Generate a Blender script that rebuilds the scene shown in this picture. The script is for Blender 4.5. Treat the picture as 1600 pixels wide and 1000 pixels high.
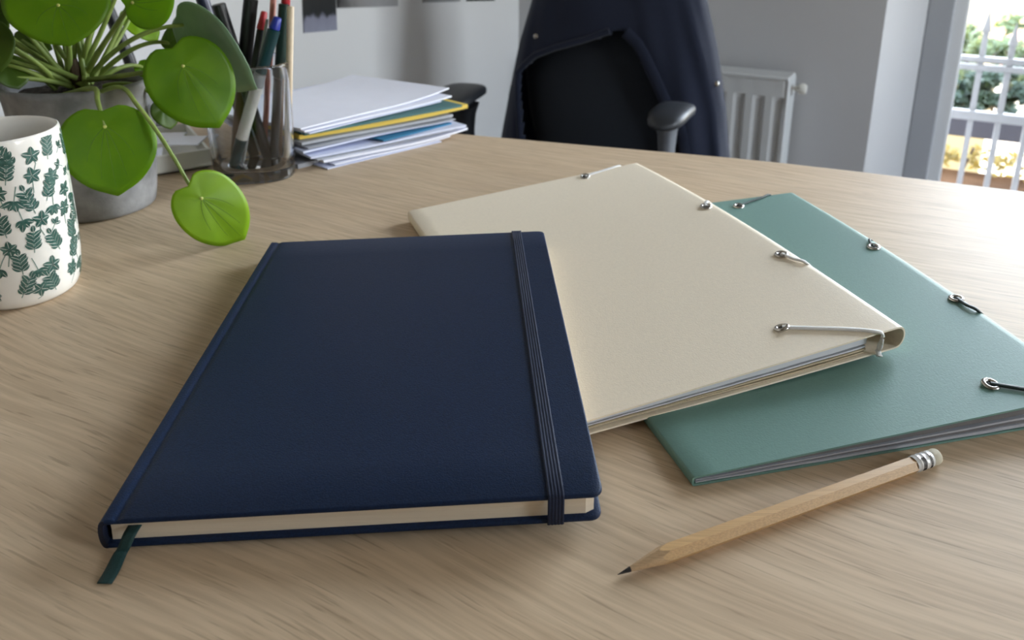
import bpy, bmesh, math, random
from mathutils import Vector, Matrix, noise as mnoise
from mathutils.bvhtree import BVHTree
random.seed(7)
sc = bpy.context.scene
for o in list(bpy.data.objects):
    bpy.data.objects.remove(o)

# ------------------------------------------------------------------ camera, sky, exposure
DESK_Z = 0.74                       # desk top above the floor; coordinates below are measured from the desk top
FPX, PITCH, CAM_H, CY = 1220.0, math.radians(17.19), 0.2684, 240.6
FWD = Vector((0, math.cos(PITCH), -math.sin(PITCH)))
UPV = Vector((0, math.sin(PITCH), math.cos(PITCH)))
RTV = Vector((1, 0, 0))
EYE = Vector((0, 0, CAM_H))
cam_data = bpy.data.cameras.new('camera')
cam = bpy.data.objects.new('camera', cam_data)
sc.collection.objects.link(cam)
sc.camera = cam
cam_data.sensor_width = 36.0
cam_data.lens = FPX / 1600 * 36.0
cam_data.shift_y = -(500 - CY) / 1600
cam_data.clip_start = 0.02
cam_data.clip_end = 200
cam.matrix_world = Matrix(((RTV.x, UPV.x, -FWD.x, 0), (RTV.y, UPV.y, -FWD.y, 0), (RTV.z, UPV.z, -FWD.z, CAM_H), (0, 0, 0, 1)))
cam_data.dof.use_dof = True
cam_data.dof.focus_distance = 0.43
cam_data.dof.aperture_fstop = 13.0

sc.view_settings.view_transform = 'Standard'
sc.view_settings.look = 'None'
sc.view_settings.exposure = 0.84
sc.view_settings.gamma = 1.0
sc.view_settings.use_curve_mapping = False

SKY = 13.0
world = bpy.data.worlds.new('evening_sky')
sc.world = world
world.use_nodes = True
wn = world.node_tree.nodes
wl = world.node_tree.links
wn.clear()
w_out = wn.new('ShaderNodeOutputWorld')
w_bg = wn.new('ShaderNodeBackground')
w_tc = wn.new('ShaderNodeTexCoord')
w_sep = wn.new('ShaderNodeSeparateXYZ')
w_ramp = wn.new('ShaderNodeValToRGB')
w_map = wn.new('ShaderNodeMapRange')
w_map.inputs[1].default_value = -0.5
w_map.inputs[2].default_value = 1.0
wl.new(w_tc.outputs['Generated'], w_sep.inputs[0])
wl.new(w_sep.outputs['Z'], w_map.inputs[0])
wl.new(w_map.outputs[0], w_ramp.inputs[0])
el = w_ramp.color_ramp.elements
el[0].position = 0.0
el[0].color = (0.030, 0.023, 0.014, 1)
el[1].position = 1.0
el[1].color = (0.52, 0.64, 0.88, 1)
for p, c in ((0.20, (0.085, 0.066, 0.038, 1)), (0.27, (0.135, 0.112, 0.072, 1)), (0.31, (0.22, 0.19, 0.14, 1)), (0.345, (0.66, 0.58, 0.46, 1)), (0.385, (0.97, 0.92, 0.85, 1)), (0.45, (0.85, 0.91, 1.0, 1))):
    e = el.new(p)
    e.color = c
wl.new(w_ramp.outputs[0], w_bg.inputs[0])
w_bg.inputs[1].default_value = SKY
wl.new(w_bg.outputs[0], w_out.inputs[0])


def ray(px, py):
    return FWD + RTV * ((px - 800) / FPX) - UPV * ((py - CY) / FPX)


def un(px, py, z=0.0):
    """point at height z seen towards px, py"""
    d = ray(px, py)
    return EYE + d * ((z - CAM_H) / d.z)


def at(px, py, Y):
    """point at distance Y seen towards px, py"""
    d = ray(px, py)
    return EYE + d * (Y / d.y)


def on_plane(px, py, p, n):
    d = ray(px, py)
    return EYE + d * ((p - EYE).dot(n) / d.dot(n))


def V(*a):
    return Vector(a)


# ------------------------------------------------------------------ object helpers
ORG = {}


def mk(name, verts, faces, mat, root=None, smooth=True, angle=35, origin=None):
    """one mesh object from points in scene coordinates; root = the thing (or part) it belongs to"""
    vs = [Vector(v) for v in verts]
    if root is not None:
        org = ORG[root.name]
    elif origin is not None:
        org = Vector(origin)
    else:
        n = len(vs)
        org = Vector((sum(v.x for v in vs) / n, sum(v.y for v in vs) / n, min(v.z for v in vs)))
    me = bpy.data.meshes.new(name)
    me.from_pydata([tuple(v - org) for v in vs], [], faces)
    me.validate()
    bm = bmesh.new()
    bm.from_mesh(me)
    bmesh.ops.recalc_face_normals(bm, faces=bm.faces)
    bm.to_mesh(me)
    bm.free()
    if smooth:
        for p in me.polygons:
            p.use_smooth = True
        me.set_sharp_from_angle(angle=math.radians(angle))
    o = bpy.data.objects.new(name, me)
    sc.collection.objects.link(o)
    for m in (mat if isinstance(mat, (list, tuple)) else [mat]):
        me.materials.append(m)
    if root is not None:
        o.parent = root
    else:
        o.location = org
    ORG[o.name] = org
    return o


def thing(name, label, cat, loc, group=None):
    o = bpy.data.objects.new(name, None)
    o.empty_display_size = 0.02
    sc.collection.objects.link(o)
    o.location = loc
    ORG[o.name] = Vector(loc)
    tag(o, label, cat, group)
    return o


def tag(o, label=None, cat=None, group=None, kind=None):
    if label:
        o['label'] = label
    if cat:
        o['category'] = cat
    if group:
        o['group'] = group
    if kind:
        o['kind'] = kind
    return o


class MB:
    """collects points and faces"""

    def __init__(s):
        s.v = []
        s.f = []

    def add(s, vs, fs):
        b = len(s.v)
        s.v += [Vector(v) for v in vs]
        s.f += [tuple(i + b for i in f) for f in fs]
        return s

    def grid(s, rows, closed_u=False, closed_v=False):
        """rows: list of equally long lists of points"""
        b = len(s.v)
        nr, nc = len(rows), len(rows[0])
        for r in rows:
            s.v += [Vector(p) for p in r]
        for i in range(nr if closed_v else nr - 1):
            for j in range(nc if closed_u else nc - 1):
                a = b + i * nc + j
                c = b + i * nc + (j + 1) % nc
                d = b + ((i + 1) % nr) * nc + (j + 1) % nc
                e = b + ((i + 1) % nr) * nc + j
                s.f.append((a, c, d, e))
        return s

    def fan(s, ring):
        b = len(s.v)
        s.v += [Vector(p) for p in ring]
        s.f.append(tuple(range(b, b + len(ring))))
        return s

    def hexa(s, c):
        """c: eight points, bottom four then top four, each counter-clockwise"""
        return s.add(c, [(3, 2, 1, 0), (4, 5, 6, 7), (0, 1, 5, 4), (1, 2, 6, 5), (2, 3, 7, 6), (3, 0, 4, 7)])

    def box(s, o, ax, ay, az):
        """corner o with three edge vectors"""
        o, ax, ay, az = map(Vector, (o, ax, ay, az))
        return s.hexa([o, o + ax, o + ax + ay, o + ay, o + az, o + ax + az, o + ax + ay + az, o + ay + az])

    def sweep(s, path, ra, rb=None, n=10, up=V(0, 0, 1), closed=False, caps=True, taper=None):
        """elliptic tube along a path"""
        rb = ra if rb is None else rb
        rows = []
        m = len(path)
        for i, p in enumerate(path):
            p = Vector(p)
            q0 = Vector(path[(i - 1) % m if closed else max(i - 1, 0)])
            q1 = Vector(path[(i + 1) % m if closed else min(i + 1, m - 1)])
            t = (q1 - q0).normalized()
            side = t.cross(up)
            if side.length < 1e-4:
                side = t.cross(V(1, 0, 0))
            side.normalize()
            nu = side.cross(t).normalized()
            k = taper[i] if taper else 1.0
            rows.append([p + side * (ra * k * math.cos(2 * math.pi * j / n)) + nu * (rb * k * math.sin(2 * math.pi * j / n)) for j in range(n)])
        s.grid(rows, closed_u=True, closed_v=closed)
        if caps and not closed:
            s.fan(rows[0][::-1])
            s.fan(rows[-1])
        return s

    def lathe(s, base, axis, prof, n=48, xdir=None):
        """prof: (radius, height) list along the axis"""
        base, axis = Vector(base), Vector(axis).normalized()
        x = Vector(xdir) if xdir is not None else axis.orthogonal()
        x = (x - axis * x.dot(axis)).normalized()
        y = axis.cross(x)
        rows = []
        for r, h in prof:
            rows.append([base + axis * h + x * (r * math.cos(2 * math.pi * j / n)) + y * (r * math.sin(2 * math.pi * j / n)) for j in range(n)])
        return s.grid(rows, closed_u=True)

    def build(s, name, mat, root=None, **k):
        return mk(name, s.v, s.f, mat, root, **k)


def bevel(o, w, seg=2, angle=40):
    b = o.modifiers.new('bevel', 'BEVEL')
    b.width = w
    b.segments = seg
    b.limit_method = 'ANGLE'
    b.angle_limit = math.radians(angle)
    b.harden_normals = False
    return o


def bez(a, b, c, n=16):
    a, b, c = map(Vector, (a, b, c))
    return [a * (1 - t) ** 2 + b * (2 * t * (1 - t)) + c * t ** 2 for t in [i / n for i in range(n + 1)]]


def catmull(pts, n=8):
    pts = [Vector(p) for p in pts]
    P = [pts[0] * 2 - pts[1]] + pts + [pts[-1] * 2 - pts[-2]]
    out = []
    for i in range(1, len(P) - 2):
        p0, p1, p2, p3 = P[i - 1], P[i], P[i + 1], P[i + 2]
        for k in range(n):
            t = k / n
            out.append(0.5 * (2 * p1 + (p2 - p0) * t + (2 * p0 - 5 * p1 + 4 * p2 - p3) * t * t + (3 * p1 - p0 - 3 * p2 + p3) * t ** 3))
    out.append(pts[-1])
    return out


# ------------------------------------------------------------------ materials
def srgb(r, g, b):
    f = lambda c: (c / 255 / 12.92) if c / 255 <= 0.04045 else ((c / 255 + 0.055) / 1.055) ** 2.4
    return (f(r), f(g), f(b), 1.0)


def mat(name, col, rough=0.5, metal=0.0, vary=0.0, vscale=40.0, bump=0.0, bscale=300.0, bdist=0.0005, stretch=(1, 1, 1), spec=0.5, trans=0.0, ior=1.45, sub=0.0, col2=None, sheen=0.0, coat=0.0):
    m = bpy.data.materials.new(name)
    m.use_nodes = True
    nt = m.node_tree
    p = nt.nodes['Principled BSDF']
    p.inputs['Base Color'].default_value = col
    p.inputs['Roughness'].default_value = rough
    p.inputs['Metallic'].default_value = metal
    p.inputs['Specular IOR Level'].default_value = spec
    p.inputs['IOR'].default_value = ior
    p.inputs['Transmission Weight'].default_value = trans
    p.inputs['Sheen Weight'].default_value = sheen
    p.inputs['Coat Weight'].default_value = coat
    if sub:
        p.inputs['Subsurface Weight'].default_value = sub
        p.inputs['Subsurface Radius'].default_value = (0.01, 0.01, 0.005)
    if vary or bump or col2:
        tc = nt.nodes.new('ShaderNodeTexCoord')
        mp = nt.nodes.new('ShaderNodeMapping')
        mp.inputs['Scale'].default_value = stretch
        nt.links.new(tc.outputs['Object'], mp.inputs[0])
    if vary or col2:
        nz = nt.nodes.new('ShaderNodeTexNoise')
        nz.inputs['Scale'].default_value = vscale
        nz.inputs['Detail'].default_value = 5
        nt.links.new(mp.outputs[0], nz.inputs['Vector'])
        rp = nt.nodes.new('ShaderNodeValToRGB')
        c2 = col2 if col2 else tuple(min(1, c * (1 + vary)) for c in col[:3]) + (1,)
        c1 = col if col2 else tuple(c * (1 - vary) for c in col[:3]) + (1,)
        rp.color_ramp.elements[0].position = 0.32
        rp.color_ramp.elements[1].position = 0.68
        rp.color_ramp.elements[0].color = c1
        rp.color_ramp.elements[1].color = c2
        nt.links.new(nz.outputs['Fac'], rp.inputs[0])
        nt.links.new(rp.outputs[0], p.inputs['Base Color'])
    if bump:
        nb = nt.nodes.new('ShaderNodeTexNoise')
        nb.inputs['Scale'].default_value = bscale
        nb.inputs['Detail'].default_value = 3
        nt.links.new(mp.outputs[0], nb.inputs['Vector'])
        bp = nt.nodes.new('ShaderNodeBump')
        bp.inputs['Strength'].default_value = bump
        bp.inputs['Distance'].default_value = bdist
        nt.links.new(nb.outputs['Fac'], bp.inputs['Height'])
        nt.links.new(bp.outputs[0], p.inputs['Normal'])
    return m


def wood_mat(name, base, dark, light, angle, along=3.0, across=55.0, rough=0.36, pores=1.0, spec=0.5):
    m = bpy.data.materials.new(name)
    m.use_nodes = True
    nt = m.node_tree
    N, L = nt.nodes, nt.links
    p = N['Principled BSDF']
    tc = N.new('ShaderNodeTexCoord')
    rot = N.new('ShaderNodeMapping')
    rot.inputs['Rotation'].default_value = (0, 0, -angle)
    L.new(tc.outputs['Object'], rot.inputs[0])
    # slow wander of the grain
    wob = N.new('ShaderNodeTexNoise')
    wob.inputs['Scale'].default_value = 3.2
    wob.inputs['Detail'].default_value = 1
    L.new(rot.outputs[0], wob.inputs['Vector'])
    wm = N.new('ShaderNodeMath')
    wm.operation = 'MULTIPLY_ADD'
    wm.inputs[1].default_value = 0.06
    wm.inputs[2].default_value = -0.03
    L.new(wob.outputs['Fac'], wm.inputs[0])
    cx = N.new('ShaderNodeCombineXYZ')
    L.new(wm.outputs[0], cx.inputs['Y'])
    addv = N.new('ShaderNodeVectorMath')
    addv.operation = 'ADD'
    L.new(rot.outputs[0], addv.inputs[0])
    L.new(cx.outputs[0], addv.inputs[1])

    def layer(sx, sy, detail, scale=1.0):
        mp = N.new('ShaderNodeMapping')
        mp.inputs['Scale'].default_value = (sx, sy, sy)
        L.new(addv.outputs[0], mp.inputs[0])
        nz = N.new('ShaderNodeTexNoise')
        nz.inputs['Scale'].default_value = scale
        nz.inputs['Detail'].default_value = detail
        L.new(mp.outputs[0], nz.inputs['Vector'])
        return nz.outputs['Fac']

    def ramp(fac, p0, c0, p1, c1):
        r = N.new('ShaderNodeValToRGB')
        r.color_ramp.elements[0].position = p0
        r.color_ramp.elements[0].color = c0
        r.color_ramp.elements[1].position = p1
        r.color_ramp.elements[1].color = c1
        L.new(fac, r.inputs[0])
        return r.outputs[0]

    def mix(fac, a, b, mode='MIX'):
        x = N.new('ShaderNodeMix')
        x.data_type = 'RGBA'
        x.blend_type = mode
        if isinstance(fac, float):
            x.inputs[0].default_value = fac
        else:
            L.new(fac, x.inputs[0])
        for s, q in ((6, a), (7, b)):
            if isinstance(q, tuple):
                x.inputs[s].default_value = q
            else:
                L.new(q, x.inputs[s])
        return x.outputs[2]
    bands = layer(along, across, 4)
    fine = layer(along * 5, across * 6, 3)
    pore = layer(along * 11, across * 11, 2)
    c = mix(bands, dark, light)
    c = mix(0.55, c, base)
    f = ramp(fine, 0.35, (0.86, 0.84, 0.82, 1), 0.65, (1.06, 1.06, 1.06, 1))
    c = mix(1.0, c, f, 'MULTIPLY')
    po = ramp(pore, 0.60, (0, 0, 0, 1), 0.70, (1, 1, 1, 1))
    dk = tuple(x * 0.50 for x in dark[:3]) + (1,)
    pm = N.new('ShaderNodeMath')
    pm.operation = 'MULTIPLY'
    pm.inputs[1].default_value = 0.42 * pores
    L.new(po, pm.inputs[0])
    c = mix(pm.outputs[0], c, dk)
    L.new(c, p.inputs['Base Color'])
    p.inputs['Roughness'].default_value = rough
    p.inputs['Specular IOR Level'].default_value = spec
    bp = N.new('ShaderNodeBump')
    bp.inputs['Strength'].default_value = 0.12
    bp.inputs['Distance'].default_value = 0.0004
    L.new(fine, bp.inputs['Height'])
    L.new(bp.outputs[0], p.inputs['Normal'])
    return m


GRAIN = math.radians(-28)
M_DESK = wood_mat('pale_oak', srgb(208, 184, 154), srgb(189, 161, 129), srgb(218, 198, 170), GRAIN, rough=0.52, spec=0.24)
M_DESKEDGE = wood_mat('pale_oak_edge', srgb(204, 182, 152), srgb(188, 160, 128), srgb(214, 196, 168), GRAIN)
M_PENCIL = wood_mat('pencil_wood', srgb(206, 166, 112), srgb(190, 150, 98), srgb(218, 182, 132), 0.0, along=6, across=400, rough=0.42, pores=0.5)
M_SHARP = wood_mat('sharpened_wood', srgb(205, 172, 132), srgb(188, 152, 112), srgb(216, 188, 150), 0.0, along=8, across=500, rough=0.7, pores=0.4)
M_WALLB = mat('white_paint_shaded', srgb(192, 192, 193), 0.85, bump=0.08, bscale=400, vary=0.01, vscale=3)  # white wall greyed: its shade is put into the colour
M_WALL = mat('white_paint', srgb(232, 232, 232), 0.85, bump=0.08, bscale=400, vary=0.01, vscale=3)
M_REAR = wood_mat('bounce_cutting_brown', srgb(132, 112, 92), srgb(112, 92, 74), srgb(146, 126, 106), 0.2, along=1, across=10, rough=0.6)  # rear wall coloured dark to cut bounced light; the panelling is made up
M_CEIL = mat('ceiling_paint', srgb(214, 214, 212), 0.9, vary=0.01, vscale=3)
M_FLOOR = wood_mat('floor_laminate', srgb(124, 106, 88), srgb(100, 84, 68), srgb(140, 122, 104), 0.4, along=1.2, across=14, rough=0.4)
M_FRAME = mat('white_frame_shaded', srgb(168, 171, 176), 0.5, vary=0.01, vscale=8)  # white frame; its backlit shade is put into the grey
M_TRIM = mat('white_gloss_paint', srgb(226, 228, 230), 0.4, vary=0.01, vscale=8)
M_NAVY = mat('navy_leatherette', srgb(19, 38, 68), 0.5, vary=0.22, vscale=900, bump=0.5, bscale=1400, bdist=0.0005, spec=0.32)
M_NAVYEDGE = mat('navy_board_edge', srgb(22, 31, 52), 0.5, vary=0.1, vscale=600, bump=0.3, bscale=1200)
M_ELASTIC = mat('navy_elastic', srgb(19, 32, 60), 0.62, vary=0.12, vscale=500, bump=0.3, bscale=1500, stretch=(1, 0.2, 1))
M_RIBBON = mat('dark_green_ribbon', srgb(28, 62, 62), 0.6, vary=0.12, vscale=1500, bump=0.4, bscale=2500)
M_PAGES = mat('cream_pages', srgb(232, 216, 192), 0.8, vary=0.05, vscale=60, bump=0.3, bscale=900, stretch=(0.05, 0.05, 4))
M_CREAM = mat('cream_card', srgb(249, 235, 211), 0.52, vary=0.025, vscale=500, bump=0.25, bscale=1000, bdist=0.0004)
M_CREAMIN = mat('cream_card_inside', srgb(196, 180, 150), 0.7, vary=0.03, vscale=300, bump=0.2, bscale=900)
M_GREEN = mat('sage_green_card', srgb(108, 144, 134), 0.55, vary=0.03, vscale=500, bump=0.28, bscale=900, bdist=0.0004)
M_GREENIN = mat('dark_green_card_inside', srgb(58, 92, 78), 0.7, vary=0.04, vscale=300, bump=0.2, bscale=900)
M_SHEET = mat('white_paper', srgb(216, 216, 220), 0.75, vary=0.02, vscale=60)
M_SHEETB = mat('bluish_paper', srgb(220, 225, 246), 0.72, vary=0.02, vscale=40)
M_SHEETW = mat('bright_paper', srgb(242, 243, 254), 0.72, vary=0.012, vscale=40)
M_YELLOW = mat('yellow_card', srgb(236, 204, 92), 0.6, vary=0.03, vscale=60)
M_TEAL = mat('teal_card', srgb(74, 116, 116), 0.6, vary=0.04, vscale=60)
M_BLUE = mat('blue_card', srgb(44, 120, 160), 0.6, vary=0.04, vscale=60)
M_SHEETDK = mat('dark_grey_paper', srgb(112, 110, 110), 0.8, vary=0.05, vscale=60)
M_GREYP = mat('grey_paper', srgb(178, 180, 186), 0.75, vary=0.03, vscale=60)
M_CHROME = mat('nickel_eyelet', srgb(196, 192, 186), 0.22, 1.0, vary=0.05, vscale=300)
M_DARKHOLE = mat('eyelet_hole', srgb(40, 38, 36), 0.6, vary=0.1, vscale=300)
M_CORDW = mat('white_elastic_cord', srgb(240, 238, 234), 0.6, vary=0.03, vscale=900, bump=0.3, bscale=2500)
M_CORDG = mat('dark_green_elastic_cord', srgb(34, 52, 48), 0.55, vary=0.08, vscale=900, bump=0.3, bscale=2500)
M_GRAPHITE = mat('graphite', srgb(62, 60, 60), 0.38, 0.3, vary=0.1, vscale=900)
M_FERRULE = mat('white_metal_ferrule', srgb(222, 220, 216), 0.34, 0.15, vary=0.02, vscale=300)
M_FERRULEINK = mat('dark_print', srgb(58, 58, 62), 0.5, vary=0.1, vscale=800)
M_ERASER = mat('pale_eraser', srgb(206, 198, 176), 0.8, vary=0.03, vscale=300, bump=0.2, bscale=1500)
M_MUG = mat('white_glaze', srgb(240, 236, 228), 0.14, vary=0.01, vscale=20, coat=0.3)
M_MUGLEAF = mat('green_leaf_print', srgb(44, 80, 72), 0.16, col2=srgb(84, 118, 108), vscale=350)
M_MUGSTEM = mat('grey_green_stem_print', srgb(104, 136, 126), 0.16, vary=0.1, vscale=300)
M_CONC = mat('grey_concrete', srgb(112, 112, 112), 0.62, col2=srgb(158, 157, 158), vscale=42, bump=0.25, bscale=420, bdist=0.0006)
M_SOIL = mat('dark_soil', srgb(34, 28, 24), 0.95, col2=srgb(78, 68, 58), vscale=260, bump=1.0, bscale=300, bdist=0.004)
M_BLACKPL = mat('black_plastic', srgb(26, 27, 30), 0.42, vary=0.06, vscale=200)
M_ARMPAD = mat('dark_grey_pad', srgb(44, 47, 52), 0.42, vary=0.06, vscale=200, bump=0.2, bscale=900)
M_ARMPOST = mat('grey_post_plastic', srgb(92, 96, 102), 0.4, vary=0.05, vscale=100)
M_MESHFAB = mat('charcoal_upholstery', srgb(24, 30, 39), 0.9, vary=0.12, vscale=500, bump=0.5, bscale=1200, sheen=0.1)
M_COAT = mat('navy_coat_wool', srgb(15, 24, 46), 0.9, vary=0.10, vscale=300, bump=0.3, bscale=900, sheen=0.15)
M_RAD = mat('radiator_enamel', srgb(214, 216, 216), 0.35, vary=0.01, vscale=20)
M_WHITEPL = mat('white_plastic', srgb(226, 224, 216), 0.4, vary=0.02, vscale=40)
M_GRILLE = mat('white_iron_shaded', srgb(140, 138, 138), 0.6, vary=0.03, vscale=60)  # white iron darkened in colour to stand for its backlit side
M_TERRACE = mat('brown_terrace_boards', srgb(84, 62, 45), 0.8, col2=srgb(62, 46, 34), vscale=9, bump=0.3, bscale=60, spec=0.0)
M_PARAPET = mat('grey_rendered_board', srgb(84, 84, 92), 0.8, vary=0.06, vscale=8, bump=0.2, bscale=90, spec=0.1)
M_BARK = mat('brown_bark', srgb(82, 66, 52), 0.9, vary=0.2, vscale=40, bump=0.6, bscale=60)
M_HOUSE = mat('beige_render', srgb(206, 190, 168), 0.9, vary=0.04, vscale=5, bump=0.2, bscale=60)
M_ROOF = mat('terracotta_roof', srgb(150, 92, 70), 0.85, vary=0.15, vscale=12, bump=0.4, bscale=30)


def leaf_mat(name, c1, c2, rough=0.32, trans=0.35, tcol=None):
    m = bpy.data.materials.new(name)
    m.use_nodes = True
    nt = m.node_tree
    N, L = nt.nodes, nt.links
    p = N['Principled BSDF']
    out = N['Material Output']
    tc = N.new('ShaderNodeTexCoord')
    nz = N.new('ShaderNodeTexNoise')
    nz.inputs['Scale'].default_value = 45
    nz.inputs['Detail'].default_value = 4
    L.new(tc.outputs['Object'], nz.inputs['Vector'])
    rp = N.new('ShaderNodeValToRGB')
    rp.color_ramp.elements[0].position = 0.3
    rp.color_ramp.elements[1].position = 0.7
    rp.color_ramp.elements[0].color = c1
    rp.color_ramp.elements[1].color = c2
    L.new(nz.outputs['Fac'], rp.inputs[0])
    L.new(rp.outputs[0], p.inputs['Base Color'])
    p.inputs['Roughness'].default_value = rough
    tr = N.new('ShaderNodeBsdfTranslucent')
    tr.inputs['Color'].default_value = tcol or c2
    mx = N.new('ShaderNodeMixShader')
    mx.inputs[0].default_value = trans
    L.new(p.outputs[0], mx.inputs[1])
    L.new(tr.outputs[0], mx.inputs[2])
    L.new(mx.outputs[0], out.inputs[0])
    return m


M_LEAF = leaf_mat('pilea_leaf', srgb(94, 138, 10), srgb(118, 160, 16), 0.45, 0.45, srgb(160, 202, 10))
M_LEAFY = leaf_mat('young_pilea_leaf', srgb(132, 172, 14), srgb(150, 188, 22), 0.45, 0.42, srgb(165, 205, 30))
M_LEAFD = leaf_mat('dark_pilea_leaf', srgb(70, 98, 28), srgb(88, 114, 36), 0.42, 0.35, srgb(110, 140, 30))
M_LEAFG = leaf_mat('sheen_tinted_leaf', srgb(118, 148, 118), srgb(136, 166, 130), 0.3, 0.15, srgb(120, 160, 60))  # the leaf's greyish sheen is put into these colours
M_PETIOLE = mat('green_petiole', srgb(146, 164, 84), 0.5, col2=srgb(116, 136, 62), vscale=60)
M_VEIN = mat('pale_vein', srgb(96, 130, 26), 0.5, vary=0.05, vscale=300)
M_SPOT = mat('pale_leaf_node', srgb(196, 200, 110), 0.5, vary=0.05, vscale=300)
M_BUSH = leaf_mat('bush_leaves', srgb(44, 62, 34), srgb(78, 92, 46), 0.6, 0.3, srgb(120, 120, 50))
M_BUSHD = leaf_mat('dark_bush_leaves', srgb(30, 46, 34), srgb(48, 64, 46), 0.7, 0.2, srgb(60, 80, 40))
M_HEDGE = leaf_mat('hedge_leaves', srgb(104, 96, 54), srgb(140, 124, 66), 0.6, 0.4, srgb(190, 160, 70))


def glass_pane_mat():
    m = bpy.data.materials.new('window_glass')
    m.use_nodes = True
    nt = m.node_tree
    N, L = nt.nodes, nt.links
    N.remove(N['Principled BSDF'])
    out = N['Material Output']
    t = N.new('ShaderNodeBsdfTransparent')
    t.inputs[0].default_value = (0.95, 0.97, 0.97, 1)
    g = N.new('ShaderNodeBsdfGlossy')
    g.inputs['Roughness'].default_value = 0.02
    f = N.new('ShaderNodeFresnel')
    f.inputs[0].default_value = 1.3
    mx = N.new('ShaderNodeMixShader')
    L.new(f.outputs[0], mx.inputs[0])
    L.new(t.outputs[0], mx.inputs[1])
    L.new(g.outputs[0], mx.inputs[2])
    L.new(mx.outputs[0], out.inputs[0])
    return m


M_PANE = glass_pane_mat()
M_CUPGLASS = mat('smoky_glass', (0.92, 0.94, 0.96, 1), 0.02, trans=1.0, ior=1.45)


def ribbed_print(name, stops, axis='Z'):
    """flat print: colour bands from object-generated height"""
    m = bpy.data.materials.new(name)
    m.use_nodes = True
    nt = m.node_tree
    N, L = nt.nodes, nt.links
    p = N['Principled BSDF']
    tc = N.new('ShaderNodeTexCoord')
    nz = N.new('ShaderNodeTexNoise')
    nz.inputs['Scale'].default_value = 5
    nz.inputs['Detail'].default_value = 3
    L.new(tc.outputs['Generated'], nz.inputs['Vector'])
    sp = N.new('ShaderNodeSeparateXYZ')
    L.new(tc.outputs['Generated'], sp.inputs[0])
    ma = N.new('ShaderNodeMath')
    ma.operation = 'MULTIPLY_ADD'
    ma.inputs[1].default_value = 0.30
    ma.inputs[2].default_value = -0.15
    L.new(nz.outputs['Fac'], ma.inputs[0])
    ad = N.new('ShaderNodeMath')
    L.new(ma.outputs[0], ad.inputs[0])
    L.new(sp.outputs[axis], ad.inputs[1])
    r = N.new('ShaderNodeValToRGB')
    r.color_ramp.elements[0].position, r.color_ramp.elements[0].color = stops[0]
    r.color_ramp.elements[1].position, r.color_ramp.elements[1].color = stops[-1]
    for q, c in stops[1:-1]:
        r.color_ramp.elements.new(q).color = c
    L.new(ad.outputs[0], r.inputs[0])
    L.new(r.outputs[0], p.inputs['Base Color'])
    p.inputs['Roughness'].default_value = 0.4
    return m


# ------------------------------------------------------------------ the room
WD = V(0.8664, -0.4994, 0)          # along the back wall, to the right
WN = V(0.4994, 0.8664, 0)           # into the back wall, away from the desk
W0 = V(0.7661, 2.0448, 0)           # reference point on the back wall's face
S_CORNER, S_RIGHT = -0.86, 2.75
FLOOR, CEIL = -DESK_Z, 1.76
REAR = 5.2                           # room depth
WT = 0.34                            # wall thickness


def wp(s, depth, z):
    return W0 + WD * s + WN * depth + V(0, 0, z)


def wbox(mb, s0, s1, d0, d1, z0, z1):
    return mb.box(wp(s0, d0, z0), WD * (s1 - s0), WN * (d1 - d0), V(0, 0, z1 - z0))


S_EDGE, S_FRAME = 0.185, 0.268       # left edge of the window recess: splayed from the wall face to the frame
R_FRAME, R_EDGE = 1.86, 1.943
WIN_B, WIN_T = FLOOR + 0.06, 1.60
D_FRAME = 0.22
flr = MB()
wbox(flr, S_CORNER - 0.2, S_RIGHT + 0.2, -REAR - 0.2, WT, FLOOR - 0.1, FLOOR)
tag(flr.build('floor', M_FLOOR, smooth=False), 'brown laminate floor under the desk', 'floor', kind='structure')
cl = MB()
wbox(cl, S_CORNER - 0.2, S_RIGHT + 0.2, -REAR - 0.2, WT, CEIL, CEIL + 0.1)
tag(cl.build('ceiling', M_CEIL, smooth=False), 'white ceiling above the desk', 'ceiling', kind='structure')
wb = MB()
# left block with splayed reveal, right block with splayed reveal, lintel, threshold
def prism(mb, poly, z0, z1):
    n = len(poly)
    mb.add([wp(s, d, z0) for s, d in poly] + [wp(s, d, z1) for s, d in poly],
           [tuple(range(n))[::-1], tuple(range(n, 2 * n))] + [(i, (i + 1) % n, n + (i + 1) % n, n + i) for i in range(n)])


prism(wb, [(S_CORNER - 0.2, 0), (S_EDGE, 0), (S_FRAME, D_FRAME), (S_FRAME, WT), (S_CORNER - 0.2, WT)], FLOOR, CEIL)
prism(wb, [(R_EDGE, 0), (S_RIGHT + 0.2, 0), (S_RIGHT + 0.2, WT), (R_FRAME, WT), (R_FRAME, D_FRAME)], FLOOR, CEIL)
prism(wb, [(S_EDGE, 0), (R_EDGE, 0), (R_FRAME, D_FRAME), (R_FRAME, WT), (S_FRAME, WT), (S_FRAME, D_FRAME)], WIN_T, CEIL)
prism(wb, [(S_EDGE, 0), (R_EDGE, 0), (R_FRAME, D_FRAME), (R_FRAME, WT), (S_FRAME, WT), (S_FRAME, D_FRAME)], FLOOR, WIN_B)
tag(wb.build('wall_back', M_WALLB, smooth=False), 'white wall with shade put into its grey colour behind the radiator with a deep window recess', 'wall', kind='structure')
wlft = MB()
wbox(wlft, S_CORNER - 0.2, S_CORNER, -REAR - 0.2, 0.0, FLOOR, CEIL)
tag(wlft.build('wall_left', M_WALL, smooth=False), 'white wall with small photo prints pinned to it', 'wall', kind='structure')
wr = MB()
W2A, W2B, W2Z0, W2Z1 = -1.60, -0.55, 0.10, 1.50      # opening of the added fill window (depth range, heights)
wbox(wr, S_RIGHT, S_RIGHT + 0.2, -REAR - 0.2, W2A, FLOOR, CEIL)
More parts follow.
